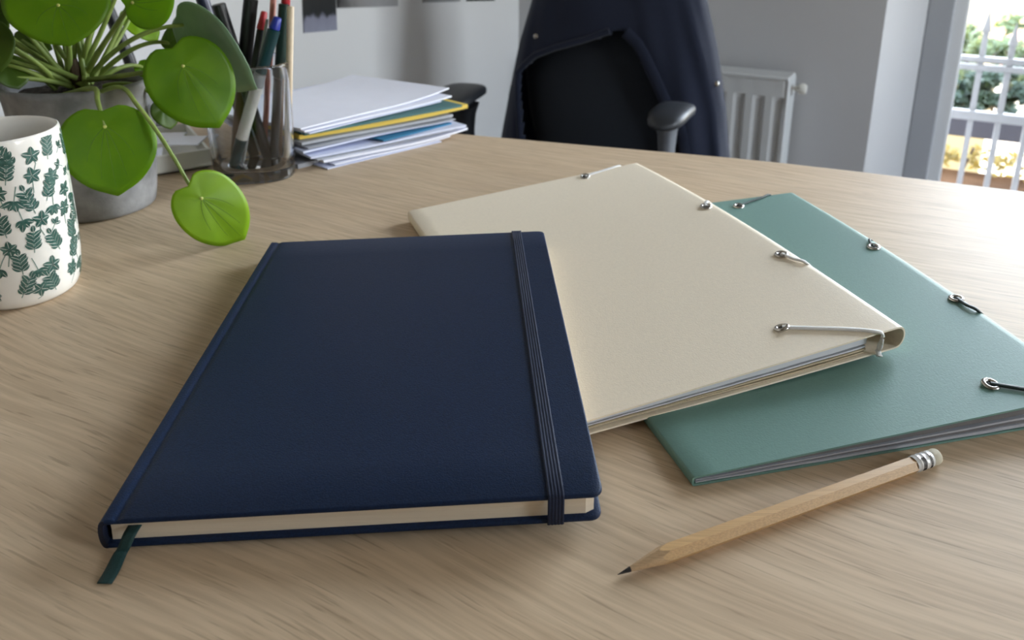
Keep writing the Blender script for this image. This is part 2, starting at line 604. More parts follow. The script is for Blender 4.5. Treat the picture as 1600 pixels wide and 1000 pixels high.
wbox(wr, S_RIGHT, S_RIGHT + 0.2, W2B, 0.0, FLOOR, CEIL)
wbox(wr, S_RIGHT, S_RIGHT + 0.2, W2A, W2B, FLOOR, W2Z0)
wbox(wr, S_RIGHT, S_RIGHT + 0.2, W2A, W2B, W2Z1, CEIL)
tag(wr.build('wall_right', M_WALL, smooth=False), 'white side wall past the window', 'wall', kind='structure')
wre = MB()
wbox(wre, S_CORNER, S_RIGHT, -REAR - 0.2, -REAR, FLOOR, CEIL)
tag(wre.build('wall_rear', M_REAR, smooth=False), 'unseen wall at the far end of the room, coloured dark brown to cut bounce light', 'wall', kind='structure')
tr = MB()
wbox(tr, S_CORNER, S_CORNER + 0.03, -2.6, 0.0, -0.55, -0.47)
tag(bevel(tr.build('trim_1', M_TRIM, smooth=False), 0.004), 'white cable duct running low along the left wall', 'trim', kind='structure')
bb = MB()
wbox(bb, S_CORNER, S_EDGE, -0.015, 0.0, FLOOR, FLOOR + 0.08)
tag(bb.build('baseboard_back', M_TRIM, smooth=False), 'white baseboard under the radiator', 'baseboard', kind='structure')

# window: fixed frame, two sashes with glass
win = thing('window_1', 'tall white framed glazed door in the splayed recess', 'window', wp((S_FRAME + R_FRAME) / 2, D_FRAME, WIN_B))
tag(win, kind='structure')
FW_ = 0.062
fr = MB()
wbox(fr, S_FRAME, S_FRAME + FW_, D_FRAME, D_FRAME + 0.07, WIN_B, WIN_T)
wbox(fr, R_FRAME - FW_, R_FRAME, D_FRAME, D_FRAME + 0.07, WIN_B, WIN_T)
wbox(fr, S_FRAME + FW_, R_FRAME - FW_, D_FRAME, D_FRAME + 0.07, WIN_T - FW_, WIN_T)
wbox(fr, S_FRAME + FW_, R_FRAME - FW_, D_FRAME, D_FRAME + 0.07, WIN_B, WIN_B + 0.04)
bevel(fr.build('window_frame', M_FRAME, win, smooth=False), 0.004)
smid = (S_FRAME + R_FRAME) / 2
for a, b in ((S_FRAME + FW_ - 0.006, smid), (smid, R_FRAME - FW_ + 0.006)):
    ss = MB()
    st = 0.040
    z0, z1 = WIN_B + 0.03, WIN_T - FW_ + 0.006
    d0, d1 = D_FRAME + 0.028, D_FRAME + 0.085
    wbox(ss, a, a + st, d0, d1, z0, z1)
    wbox(ss, b - st, b, d0, d1, z0, z1)
    wbox(ss, a + st, b - st, d0, d1, z0, z0 + 0.12)
    wbox(ss, a + st, b - st, d0, d1, z1 - st, z1)
    s_o = bevel(ss.build('sash', M_TRIM, win, smooth=False), 0.006)
    gp = MB()
    wbox(gp, a + st - 0.003, b - st + 0.003, D_FRAME + 0.055, D_FRAME + 0.059, z0 + 0.117, z1 - st + 0.003)
    gp.build('pane', M_PANE, s_o, smooth=False)
# made-up window in the side wall, added to brighten the room
win2 = thing('fill_window', 'made-up white framed window added in the unseen side wall for fill light', 'window', wp(S_RIGHT + 0.1, (W2A + W2B) / 2, W2Z0))
tag(win2, kind='structure')
f2 = MB()
for a, b, c, d in ((W2A, W2A + 0.05, W2Z0, W2Z1), (W2B - 0.05, W2B, W2Z0, W2Z1), (W2A + 0.05, W2B - 0.05, W2Z0, W2Z0 + 0.05), (W2A + 0.05, W2B - 0.05, W2Z1 - 0.05, W2Z1), ((W2A + W2B) / 2 - 0.03, (W2A + W2B) / 2 + 0.03, W2Z0 + 0.05, W2Z1 - 0.05)):
    wbox(f2, S_RIGHT + 0.08, S_RIGHT + 0.14, a, b, c, d)
bevel(f2.build('window_frame', M_TRIM, win2, smooth=False), 0.004)
for a, b in ((W2A + 0.047, (W2A + W2B) / 2 - 0.027), ((W2A + W2B) / 2 + 0.027, W2B - 0.047)):
    g2 = MB()
    wbox(g2, S_RIGHT + 0.108, S_RIGHT + 0.112, a, b, W2Z0 + 0.047, W2Z1 - 0.047)
    g2.build('pane', M_PANE, win2, smooth=False)
pl2 = bpy.data.lights.new('fill_window_portal', 'AREA')
pl2.shape = 'RECTANGLE'
pl2.size = W2B - W2A
pl2.size_y = W2Z1 - W2Z0
pl2.cycles.is_portal = True
po2 = bpy.data.objects.new('fill_window_portal', pl2)
sc.collection.objects.link(po2)
pc2 = wp(S_RIGHT + 0.22, (W2A + W2B) / 2, (W2Z0 + W2Z1) / 2)
po2.matrix_world = Matrix(((-WN.x, 0, WD.x, pc2.x), (-WN.y, 0, WD.y, pc2.y), (0, 1, 0, pc2.z), (0, 0, 0, 1)))
# the opening lets the sky in: sampling portal filling the opening
pl = bpy.data.lights.new('window_portal', 'AREA')
pl.shape = 'RECTANGLE'
pl.size = R_FRAME - S_FRAME
pl.size_y = WIN_T - WIN_B
pl.cycles.is_portal = True
po = bpy.data.objects.new('window_portal', pl)
sc.collection.objects.link(po)
pc = wp(smid, WT + 0.02, (WIN_B + WIN_T) / 2)
zax = WN.copy()
po.matrix_world = Matrix(((WD.x, 0, zax.x, pc.x), (WD.y, 0, zax.y, pc.y), (0, 1, 0, pc.z), (0, 0, 0, 1)))

# ------------------------------------------------------------------ outside the window
ter = MB()
wbox(ter, -2.5, 9.0, WT, 1.60, FLOOR - 0.14, FLOOR - 0.06)
tag(ter.build('terrace_ground', M_TERRACE, smooth=False), 'brown terrace ground outside the glazed door', 'ground', kind='structure')


slab = MB()  # unseen slab, added to keep sky light off the terrace
wbox(slab, -3.0, 5.0, WT, 1.0, CEIL - 0.02, CEIL + 0.16)
tag(slab.build('blocker_slab', M_PARAPET, smooth=False), 'balcony slab added unseen above the glazed door to shade the terrace', 'blocker', kind='structure')
fac = MB()
wbox(fac, -4.0, S_CORNER - 0.2, 0.0, WT, FLOOR - 0.1, 4.5)
wbox(fac, S_CORNER - 0.2, S_RIGHT + 0.2, 0.1, WT, CEIL + 0.1, 4.5)
wbox(fac, S_RIGHT + 0.2, 6.5, 0.0, WT, FLOOR - 0.1, 4.5)
tag(fac.build('facade', M_HOUSE, smooth=False), 'outer wall of the building around the glazed door', 'wall', kind='structure')


cg_ = MB()  # unseen ground, added to stop sky light rising to the ceiling
wbox(cg_, S_RIGHT + 0.2, 9.0, -7.0, WT, FLOOR - 0.14, FLOOR - 0.06)
tag(cg_.build('blocker_ground', M_TERRACE, smooth=False), 'brown ground added outside the fill window to block light from below', 'ground', kind='structure')


def ext(px, py, depth):
    return on_plane(px, py, W0 + WN * depth, WN)


GD = 0.62
gbase = wp(1.0, GD, FLOOR - 0.06)
gr = thing('iron_grille', 'white iron railing with pointed bars outside the glazed door', 'railing', gbase)


def sofp(p):
    return (p - W0).dot(WD)


sA = sofp(ext(1499, 285, GD))
sB = sofp(ext(1541, 290, GD))
pitch = sB - sA
z_tip = [ext(1515, 24, GD).z, ext(1545, 42, GD).z, ext(1597, 18, GD).z]
zr1, zr2, zr3 = ext(1540, 93, GD).z, ext(1540, 106, GD).z, ext(1540, 182, GD).z
for k in range(-4, 22):
    s = sA + pitch * k
    zt = zr1 + (0.085, 0.05)[k % 2]
    bar = MB()
    p0 = wp(s, GD, FLOOR - 0.06)
    p1 = wp(s, GD, zt)
    r = 0.008
    wbox(bar, s - r, s + r, GD - r, GD + r, FLOOR - 0.06, zt)
    bar.v += []
    tipz = zt + 0.07
    q = [wp(s - 0.012, GD - 0.012, zt), wp(s + 0.012, GD - 0.012, zt), wp(s + 0.012, GD + 0.012, zt), wp(s - 0.012, GD + 0.012, zt), wp(s, GD, tipz)]
    bar.add(q, [(3, 2, 1, 0), (0, 1, 4), (1, 2, 4), (2, 3, 4), (3, 0, 4)])
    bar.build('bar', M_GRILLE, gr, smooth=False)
for z, h in ((zr1, 0.018), (zr2, 0.018), (zr3, 0.03), (FLOOR + 0.02, 0.03)):
    rl = MB()
    wbox(rl, sA - pitch * 4.3, sA + pitch * 21.3, GD - 0.013, GD + 0.013, z - h / 2, z + h / 2)
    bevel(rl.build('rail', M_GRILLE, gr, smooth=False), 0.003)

PD = 1.64
pz0, pz1 = ext(1540, 218, PD).z, ext(1540, 186, PD).z
par = thing('parapet', 'grey board balustrade standing at the terrace edge', 'parapet', wp(1.4, PD, FLOOR - 0.06))
pb = MB()
wbox(pb, -2.4, 5.4, PD, PD + 0.05, pz0, pz1)
bevel(pb.build('board', M_PARAPET, par, smooth=False), 0.005)
for k in range(6):
    s = -2.2 + k * 1.5
    pp = MB()
    wbox(pp, s, s + 0.07, PD + 0.05, PD + 0.12, FLOOR - 0.06, pz1)
    pp.build('post', M_PARAPET, par, smooth=False)


def leaf_cloud(mb, c, rad, n, size, rnd, squash=(1, 1, 1)):
    for _ in range(n):
        while True:
            q = V(rnd.uniform(-1, 1), rnd.uniform(-1, 1), rnd.uniform(-1, 1))
            if q.length <= 1:
                break
        q = q * (0.55 + 0.45 * rnd.random())
        p = c + V(q.x * rad * squash[0], q.y * rad * squash[1], q.z * rad * squash[2])
        a = V(rnd.uniform(-1, 1), rnd.uniform(-1, 1), rnd.uniform(-1, 1)).normalized()
        b = a.orthogonal().normalized()
        s = size * rnd.uniform(0.6, 1.3)
        mb.add([p - a * s, p + b * s * 0.5, p + a * s, p - b * s * 0.5], [(0, 1, 2, 3)])


rnd = random.Random(3)
# low hedge in the gap under the balustrade board
hb = thing('clipped_hedge', 'low sunlit hedge in the gap below the grey board', 'hedge', wp(1.4, PD - 0.08, FLOOR - 0.06))
hm = MB()
for k in range(70):
    s = -2.3 + k * 0.11
    zc = (ext(1540, 256, PD).z + ext(1540, 224, PD).z) / 2
    leaf_cloud(hm, wp(s, PD - 0.09, zc - 0.01), 0.075, 30, 0.017, rnd, (1.1, 0.6, 1.0))
    leaf_cloud(hm, wp(s + 0.05, PD - 0.04, zc - 0.01), 0.07, 26, 0.024, rnd, (1.1, 0.6, 1.0))
tag(hm.build('foliage', M_HEDGE, hb, smooth=False), kind='stuff')
for k in range(24):
    s = -2.2 + k * 0.33
    hs = MB()
    hs.sweep([wp(s, PD - 0.09, FLOOR - 0.06), wp(s + 0.03, PD - 0.09, FLOOR + 0.06)], 0.006, n=6)
    hs.build('stem', M_BARK, hb)


def bush(name, label, px, py, depth, rad, n, size, mt, cat, seed, squash=(1, 1, 1), clumps=14):
    r = random.Random(seed)
    c = ext(px, py, depth)
    base = V(c.x, c.y, c.z - rad * 1.6)
    b = thing(name, label, cat, base, 'greenery beyond the terrace')
    f = MB()
    for _ in range(clumps):
        q = V(r.uniform(-1, 1), r.uniform(-1, 1), r.uniform(-0.9, 0.8))
        leaf_cloud(f, c + V(q.x * rad * squash[0], q.y * rad * squash[1], q.z * rad * squash[2]), rad * 0.42, n // clumps, size, r)
    tag(f.build('foliage', mt, b, smooth=False), kind='stuff')
    t = MB()
    t.sweep([base, base.lerp(c, 0.5) + V(0.03 * rad, 0, 0), c], rad * 0.06, n=8, taper=[1.3, 1, 0.6])
    for a in range(5):
        e = c + V(math.cos(a * 1.3) * rad * 0.6, math.sin(a * 1.3) * rad * 0.6, rad * 0.35)
        t.sweep([base.lerp(c, 0.55), e], rad * 0.03, n=6, taper=[1, 0.5])
    t.build('trunk', M_BARK, b)
    return b


bush('garden_tree', 'tree with yellowish sunlit leaves behind the left railing bars', 1515, 80, 5.5, 0.26, 800, 0.05, M_BUSH, 'tree', 11, (0.8, 1, 0.9))
bush('garden_tree', 'tree with loose sunlit crown above the double rail', 1578, 92, 5.0, 0.24, 800, 0.045, M_BUSH, 'tree', 12, (1.1, 1, 0.7))
bush('dark_shrub', 'dark green shrub between the railing bars', 1554, 146, 4.2, 0.17, 1500, 0.035, M_BUSHD, 'shrub', 13, (0.9, 1, 1.2))
bush('dark_shrub', 'bluish dark shrub beside the window frame', 1500, 146, 4.6, 0.20, 1500, 0.04, M_BUSHD, 'shrub', 14)
bush('garden_tree', 'tree crown beyond the edge of the glazing', 1660, 88, 6.6, 0.36, 1000, 0.05, M_BUSH, 'tree', 15)
bush('garden_tree', 'broad tree well past the glazed door', 1790, 90, 8.4, 0.6, 1300, 0.06, M_BUSH, 'tree', 16)
# pale neighbouring house behind the shrubs
hc = ext(1640, 150, 6.5)
hz = ext(1560, 100, 6.5).z
hs0 = sofp(ext(1570, 150, 6.5))
HD = 12.0
hz = ext(1560, 100, HD).z
hs0 = sofp(ext(1570, 150, HD))
hou = thing('neighbouring_house', 'pale beige house wall behind the shrubs', 'house', wp(hs0 + 1.2, HD, -6.0))
hw = MB()
wbox(hw, hs0, hs0 + 4.4, HD, HD + 4, -6.0, hz)
hw.build('wall', M_HOUSE, hou, smooth=False)
hrf = MB()
a0, a1, b0, b1 = wp(hs0 - 0.2, HD - 0.2, hz), wp(hs0 + 4.6, HD - 0.2, hz), wp(hs0 + 4.6, HD + 4.2, hz), wp(hs0 - 0.2, HD + 4.2, hz)
ri0, ri1 = wp(hs0 + 0.9, HD + 2, hz + 0.45), wp(hs0 + 3.5, HD + 2, hz + 0.45)
hrf.add([a0, a1, b0 * 1, b1, ri0, ri1], [(0, 1, 5, 4), (1, 2, 5), (2, 3, 4, 5), (3, 0, 4), (3, 2, 1, 0)])
hrf.build('roof', M_ROOF, hou, smooth=False)

# ------------------------------------------------------------------ desk
edge_px = [(776, 214), (910, 226), (1049, 237.8), (1146, 246.5), (1234, 255.5), (1340, 267.5), (1400, 274.6), (1464, 282.3), (1600, 299)]
edge = [un(x, y) for x, y in edge_px]
e_dir = (edge[0] - edge[1]).normalized()
left_end = edge[0] + e_dir * 0.66
right_end = edge[-1] + (edge[-1] - edge[-2]).normalized() * 0.55
top_line = [left_end] + edge + [right_end]
mdir = V(-0.36, -0.933, 0).normalized()
outline = top_line + [right_end + mdir * 0.92, left_end + mdir * 0.92 + V(-0.05, 0, 0)]
DT = 0.026
desk = thing('desk', 'large pale oak desk with visible grain filling the foreground', 'desk', V(0.0, 0.55, FLOOR))
dm = MB()
n = len(outline)
dm.add([p + V(0, 0, -DT) for p in outline] + [p.copy() for p in outline],
       [tuple(range(n))[::-1], tuple(range(n, 2 * n))] + [(i, (i + 1) % n, n + (i + 1) % n, n + i) for i in range(n)])
bevel(dm.build('desk_top', M_DESK, desk, smooth=True, angle=30), 0.0015, 2)
ins = []
cen = sum(outline, V(0, 0, 0)) / n
for q in (top_line[0], top_line[-1], outline[-2], outline[-1]):
    qq = q.lerp(cen, 0.12)
    lg = MB()
    lg.box(V(qq.x - 0.03, qq.y - 0.03, FLOOR), V(0.06, 0, 0), V(0, 0.06, 0), V(0, 0, -FLOOR - DT))
    bevel(lg.build('leg', M_TRIM, desk, smooth=False), 0.004)

# ------------------------------------------------------------------ notebook
NT = 0.0148
NBC = [un(150, 815, 0.0148), un(943.5, 771, 0.0222), un(849.5, 360.2, 0.0318), un(421, 378.5, 0.0160)]   # top corners NL NR FR FL
NW, NL_ = 0.222, 0.295


def bil(c, u, v):
    return c[0] * ((1 - u) * (1 - v)) + c[1] * (u * (1 - v)) + c[2] * (u * v) + c[3] * ((1 - u) * v)


def nb(x, y, z):
    p = bil(NBC, x / NW, y / NL_)
    return p + V(0, 0, z - NT)


note = thing('hardcover_notebook', 'large dark navy hardcover notebook with elastic band lying on the desk', 'notebook', bil(NBC, 0.5, 0.5) - V(0, 0, NT))
CT = 0.0023           # cover board thickness
RC = 0.0055           # corner radius on the fore edge


def yinset(x):
    d = NW - x
    if d >= RC:
        return 0.0
    return RC - math.sqrt(max(0, RC * RC - (RC - d) ** 2))


def cover(name, z0, z1, groove):
    xs = [0.0022, 0.004, 0.006, 0.0072, 0.0082, 0.0092, 0.0104, 0.012] + [0.012 + (NW - RC - 0.012) * k / 8 for k in range(1, 9)]
    xs += [NW - RC + RC * math.sin(math.pi / 2 * k / 10) for k in range(1, 11)]
    e = 0.0009
    rows_t, rows_b = [], []
    NY = 10
    rings = []
    for x in xs:
        g = 0.0
        if groove and 0.006 < x < 0.0105:
            g = 0.0009 * (1 - abs(x - 0.0082) / 0.0024)
            g = max(0, g)
        yi = yinset(x)
        ys = [yi, yi + e * 0.35, yi + e] + [yi + e + (NL_ - 2 * (yi + e)) * k / NY for k in range(1, NY)] + [NL_ - yi - e, NL_ - yi - e * 0.35, NL_ - yi]
        dx_ = NW - x
        zt = z1 - g - (e - math.sqrt(max(0.0, e * e - (e - dx_) ** 2)) if dx_ < e else 0.0)
        ring = []
        for k, y in enumerate(ys):
            dz = {0: e, 1: e * 0.35, len(ys) - 1: e, len(ys) - 2: e * 0.35}.get(k, 0)
            ring.append(nb(x, y, zt - dz))
        for k, y in list(enumerate(ys))[::-1]:
            dz = {0: e * 0.5, len(ys) - 1: e * 0.5}.get(k, 0)
            ring.append(nb(x, y, z0 + dz))
        rings.append(ring)
    m = MB()
    m.grid(rings, closed_u=True)
    m.fan(rings[0])
    m.fan(rings[-1])
    return m.build(name, M_NAVY, note, angle=50)


cover('front_cover', NT - CT, NT, True)
cover('back_cover', 0.0, CT, False)
# rounded spine
sp = MB()
rows = []
for y in [0.0, 0.0006] + [NL_ * k / 10 for k in range(1, 10)] + [NL_ - 0.0006, NL_]:
    ring = []
    yy = y
    for k in range(13):
        a = -math.pi / 2 + math.pi * k / 12
        ring.append(nb(0.0030 - 0.0032 * math.cos(a) ** 0.7 if math.cos(a) > 0 else 0.0030, yy, NT / 2 + (NT / 2 - 0.0001) * math.sin(a)))
    for k in range(12, -1, -1):
        a = -math.pi / 2 + math.pi * k / 12
        ring.append(nb(0.0034 - 0.0014 * max(0, math.cos(a)) ** 0.7, yy, NT / 2 + (NT / 2 - 0.0021) * math.sin(a)))
    rows.append(ring)
sp.grid(rows, closed_u=True)
sp.fan(rows[0])
sp.fan(rows[-1])
sp.build('spine', M_NAVYEDGE, note, angle=50)
# page block
pg = MB()
x0, x1, yi, z0, z1 = 0.0042, NW - 0.0034, 0.0028, CT - 0.0001, NT - CT + 0.0001
xs = [x0 + (x1 - x0) * k / 10 for k in range(10)] + [x1 - 0.004, x1 - 0.0012, x1]
for side in ():
    pass
ring_rows = []
for x in sorted(xs):
    ii = yi + max(0, 0.004 - (x1 - x)) * 0.55
    dish = 0.0011 * math.sin(math.pi * (x - x0) / (x1 - x0))
    ring_rows.append([nb(x, ii, z0), nb(x, ii + 0.0004, (z0 + z1) / 2), nb(x, ii, z1), nb(x, NL_ - ii, z1), nb(x, NL_ - ii, z0)])
pg.grid(ring_rows, closed_u=True)
pg.fan(ring_rows[0])
pg.fan(ring_rows[-1])
pg.build('page_block', M_PAGES, note, smooth=False)
# elastic band, ribbed, round the whole notebook
eb = MB()
EW = 0.0074


def ex(v):
    return NW * (0.9045 - 0.002 * v)


loop = []
o_ = 0.0009
for k in range(15):
    loop.append((NL_ * k / 14, NT + o_ * 0.6, 0, 1))
loop = [(0.0004, NT + o_ * 0.55, 0, 1)] + [(NL_ * k / 14, NT + o_ * 0.55, 0, 1) for k in range(1, 14)] + [(NL_ - 0.0004, NT + o_ * 0.55, 0, 1)]
loop += [(NL_ + o_ * 0.6, NT - 0.0003, 1, 0), (NL_ + o_ * 0.6, NT * 0.5, 1, 0), (NL_ + o_ * 0.6, 0.0003, 1, 0)]
loop += [(NL_ * (14 - k) / 14, -o_ * 0.5, 0, -1) for k in range(0, 15)]
loop += [(-o_ * 0.6, 0.0003, -1, 0), (-o_ * 0.6, NT * 0.5, -1, 0), (-o_ * 0.6, NT - 0.0003, -1, 0)]
rows = []
for y, z, ny, nz in loop:
    xc = ex(min(1, max(0, y / NL_)))
    ring = []
    NR = 5
    for k in range(NR * 4 + 1):
        t = k / (NR * 4)
        bump_ = 0.00030 * abs(math.sin(math.pi * t * NR)) + 0.00022
        ring.append(nb(xc - EW / 2 + EW * t, y + ny * bump_, z + nz * bump_))
    for t in (1, 0):
        ring.append(nb(xc - EW / 2 + EW * t, y - ny * 0.0002, z - nz * 0.0002))
    rows.append(ring)
eb.grid(rows, closed_u=True, closed_v=True)
eb.build('elastic_band', M_ELASTIC, note, angle=60)
# ribbon bookmark hanging out of the near edge
rb = MB()
rpts_l = [nb(0.0118, 0.004, 0.0088), nb(0.0114, -0.0016, 0.0084), nb(0.0096, -0.0042, 0.0042), un(177, 866, 0.0026), un(163, 893, 0.0012), un(151.5, 912, 0.0008)]
rpts_r = [nb(0.0178, 0.004, 0.0088), nb(0.0172, -0.0016, 0.0084), nb(0.0152, -0.0044, 0.0042), un(199, 864, 0.0020), un(187, 892, 0.0007), un(174.5, 912.5, 0.0004)]
la, lb = catmull(rpts_l, 6), catmull(rpts_r, 6)
rb.grid([[a, a.lerp(b, 0.33), a.lerp(b, 0.66), b] for a, b in zip(la, lb)])
r_o = rb.build('ribbon_bookmark', M_RIBBON, note, angle=80)
sd = r_o.modifiers.new('solidify', 'SOLIDIFY')
sd.thickness = 0.0004
r_o['label'] = 'dark green ribbon bookmark hanging from the page edge'

# ------------------------------------------------------------------ elastic folders


def folder(name, label, C4, hfun, W, L, mats, bulge):
    """C4: top corners NL NR FR FL; hfun(u, v): thickness. Returns the root and surface helpers"""
    m_card, m_in, m_cord = mats

    def P(x, y, z):                       # z measured from the underside
        u, v = x / W, y / L
        uu = min(max(u, 0.0), 1.0)
        p = bil(C4, u, v)
        return p + V(0, 0, z - hfun(uu, v) + bulge(uu, v))
    c = P(W / 2, L / 2, 0)
    root = thing(name, label, 'folder', c)
    BT = 0.0011

    def prof(v, inset):
        pts = []
        hR = hfun(1.0, v)
        nb_ = 18
        lr = 0.0014
        r = hR / 2
        for k in range(nb_ + 1):          # underside, left to right
            x = lr + (W - r - lr) * k / nb_
            pts.append((x, inset))
        for k in range(1, 10):            # rounded right fold
            a = -math.pi / 2 + math.pi * k / 10
            pts.append((W - r + (r - inset) * math.cos(a) ** 0.8, r + (r - inset) * math.sin(a)))
        for k in range(nb_ + 1):          # top, right to left
            x = W - r - (W - r - lr) * k / nb_
            u = x / W
            pts.append((x, hfun(u, v) - inset))
        hL = hfun(0, v)
        pts.append((lr * 0.3 + inset, hL - max(inset, lr * 0.3)))
        pts.append((inset, hL - max(lr, inset)))
        pts.append((inset, max(lr, inset)))
        pts.append((lr * 0.3 + inset, max(inset, lr * 0.3)))
        return pts
    m = MB()
    vs = [0, 0.003] + [k / 12 for k in range(1, 12)] + [0.997, 1]
    outer = [[P(x, v * L, z) for x, z in prof(v, 0.0)] for v in vs]
    inner = [[P(x, v * L, z) for x, z in prof(v, BT)] for v in vs]
    nloop = len(outer[0])
    allr = outer + inner[::-1]
    m.grid(allr, closed_u=True)
    b0, b1 = 0, (len(allr) - 1) * nloop
    for j in range(nloop):
        m.f.append((b0 + j, b0 + (j + 1) % nloop, b1 + (j + 1) % nloop, b1 + j))
    m.build('cover', m_card, root, angle=50)
    # inner flap lying on the underside
    fin = 0.0022 if name == 'elastic_folder' and m_card is M_CREAM else 0.0080
    fl = MB()
    rows = []
    for k in range(13):
        u = 0.02 + 0.86 * k / 12
        z = BT + 0.0006 + 0.0006 * math.sin(u * 7)
        rows.append([P(u * W, fin, z), P(u * W, L - 0.003, z), P(u * W, L - 0.003, z + 0.0009), P(u * W, fin, z + 0.0009)])
    fl.grid(rows, closed_u=True)
    fl.fan(rows[0])
    fl.fan(rows[-1])
    fl.build('inner_flap', m_in, root, smooth=False)
    return root, P


def sheets(root, P, W, L, hfun, specs, lift=0.0011):
    """specs: (u0, u1, near inset, underside height and thickness as shares of the room inside, material)"""
    for (u0, u1, yi, f0, fth, mt) in specs:
        s = MB()
        rows = []
        for k in range(17):
            u = u0 + (u1 - u0) * k / 16

            def zz(v, f):
                h = hfun(u, v) - 0.0011 * 2 - lift - 0.0001
                return 0.0011 + lift + h * f

            z, zt = zz(0, f0), zz(0, f0 + fth)
            w_ = 0.00012 * math.sin(k * 1.9 + f0 * 40)
            y1 = L - 0.006
            zf, ztf = zz(1, f0), zz(1, f0 + fth)
            rows.append([P(u * W, yi, z + w_), P(u * W, y1, zf), P(u * W, y1, ztf), P(u * W, yi, zt + w_)])
        s.grid(rows, closed_u=True)
        s.fan(rows[0])
        s.fan(rows[-1])
        s.build('paper_sheet', mt, root, smooth=False)


def surf(px, py, C4, bulge=None, z0=0.015):
    """point on a folder's top seen at px, py, with its u, v"""
    z = z0
    for _ in range(12):
        p = un(px, py, z)
        u, v = 0.5, 0.5
        for _ in range(8):
            q = bil(C4, u, v)
            du = bil(C4, u + 1e-3, v) - q
            dv = bil(C4, u, v + 1e-3) - q
            du, dv = du / 1e-3, dv / 1e-3
            e = p - q
            det = du.x * dv.y - du.y * dv.x
            u += (e.x * dv.y - e.y * dv.x) / det
            v += (du.x * e.y - du.y * e.x) / det
        z = bil(C4, u, v).z + (bulge(min(max(u, 0), 1), min(max(v, 0), 1)) if bulge else 0)
    return p, u, v


def eyelet(root, p, tilt, R=0.0049):
    ax = (V(0, 0, 1) + tilt).normalized()
    m = MB()
    m.lathe(p, ax, [(0.0, -0.0004), (R * 0.82, -0.0004), (R, 0.0003), (R, 0.0010), (R * 0.9, 0.0017), (R * 0.72, 0.0020), (R * 0.55, 0.0017), (R * 0.48, 0.0009)], n=28)
    e = m.build('eyelet', M_CHROME, root, angle=60)
    h = MB()
    h.lathe(p, ax, [(0.0, 0.0011), (R * 0.3, 0.0011), (R * 0.5, 0.0009)], n=20)
    h.build('eyelet_hole', M_DARKHOLE, e)


def cord(root, P, W, L, hfun, pa, ua, va, pb, ub, vb, uc, vc, near, mt, lift=0.0012, ra=0.0018, rz=0.0009):
    """elastic from eyelet pa over the near (or far) edge at uc, under the corner, over the right edge at vc, to eyelet pb"""
    y = -0.0012 if near else L + 0.0012
    ye = 0.0006 if near else L - 0.0006
    xe = uc * W
    h = hfun(uc, 0 if near else 1)
    pts = [pa + V(0, 0, 0.0012), pa.lerp(P(xe, ye, h), 0.25) + V(0, 0, lift), pa.lerp(P(xe, ye, h), 0.7) + V(0, 0, lift)]
    pts += [P(xe - 0.003, ye, h + 0.0010), P(xe + 0.0006, y, h - 0.0006), P(xe + 0.0004, y, h * 0.55), P(xe - 0.0008, y, h * 0.22), P(xe + 0.0005, y + (0.002 if near else -0.002), -0.0002)]
    yv = vc * L
    hr = hfun(1, vc)
    pts += [P(xe + (W - xe) * 0.5, (y + yv) / 2, -0.0002), P(W - hr * 0.5, yv, -0.0003)]
    pts += [P(W + 0.0009, yv, hr * 0.5), P(W - hr * 0.35, yv, hr + 0.0004)]
    q = P(W - hr * 0.5, yv, hr + 0.0008)
    pts += [q.lerp(pb, 0.45) + V(0, 0, lift * 0.6), pb + V(0, 0, 0.0012)]
    m = MB()
    m.sweep(catmull(pts, 6), ra, rz, n=8)
    m.build('elastic_cord', mt, root, angle=80)


# cream folder
CC = [un(874.2, 670.4, 0.0100), un(1417, 507, 0.0335), un(1001, 253, 0.0265), un(637, 330, 0.0105)]
CW, CL = 0.236, 0.335


def b_cream(u, v):
    return 0.0062 * math.sin(math.pi * v) * u ** 1.5


def h_cream(u, v):
    return 0.0088 + 0.0060 * u ** 1.2 + 0.0010 * math.sin(math.pi * u) + 0.8 * b_cream(u, v)


fc, PC = folder('elastic_folder', 'cream card folder with white elastic corners under the notebook', CC, h_cream, CW, CL, (M_CREAM, M_CREAMIN, M_CORDW), b_cream)
sheets(fc, PC, CW, CL, h_cream, [
    (0.02, 0.885, 0.0026, 0.06, 0.10, M_CREAMIN),
    (0.02, 0.885, 0.0030, 0.20, 0.10, M_SHEET),
    (0.03, 0.70, 0.0058, 0.34, 0.04, M_GREYP),
    (0.02, 0.888, 0.0034, 0.40, 0.32, M_SHEET),
    (0.02, 0.80, 0.0060, 0.75, 0.04, M_GREYP),
    (0.02, 0.88, 0.0046, 0.82, 0.14, M_SHEET),
])
ey = [surf(x, y, CC, b_cream) for x, y in ((1222, 514), (1221, 399), (1103, 324), (914, 277))]
for (p, u, v), t in zip(ey, (V(-0.35, 0.25, 0), V(-0.15, 0, 0), V(-0.1, -0.1, 0), V(-0.1, -0.25, 0))):
    eyelet(fc, p, t)
uc1 = surf(1372, 517, CC, b_cream)[1]
vc1 = surf(1276, 407, CC, b_cream)[2]
cord(fc, PC, CW, CL, h_cream, ey[0][0], ey[0][1], ey[0][2], ey[1][0], ey[1][1], ey[1][2], uc1, vc1, True, M_CORDW)
uc2 = surf(966, 258, CC, b_cream)[1]
vc2 = surf(1119, 313, CC, b_cream)[2]
cord(fc, PC, CW, CL, h_cream, ey[3][0], ey[3][1], ey[3][2], ey[2][0], ey[2][1], ey[2][2], uc2, vc2, False, M_CORDW)

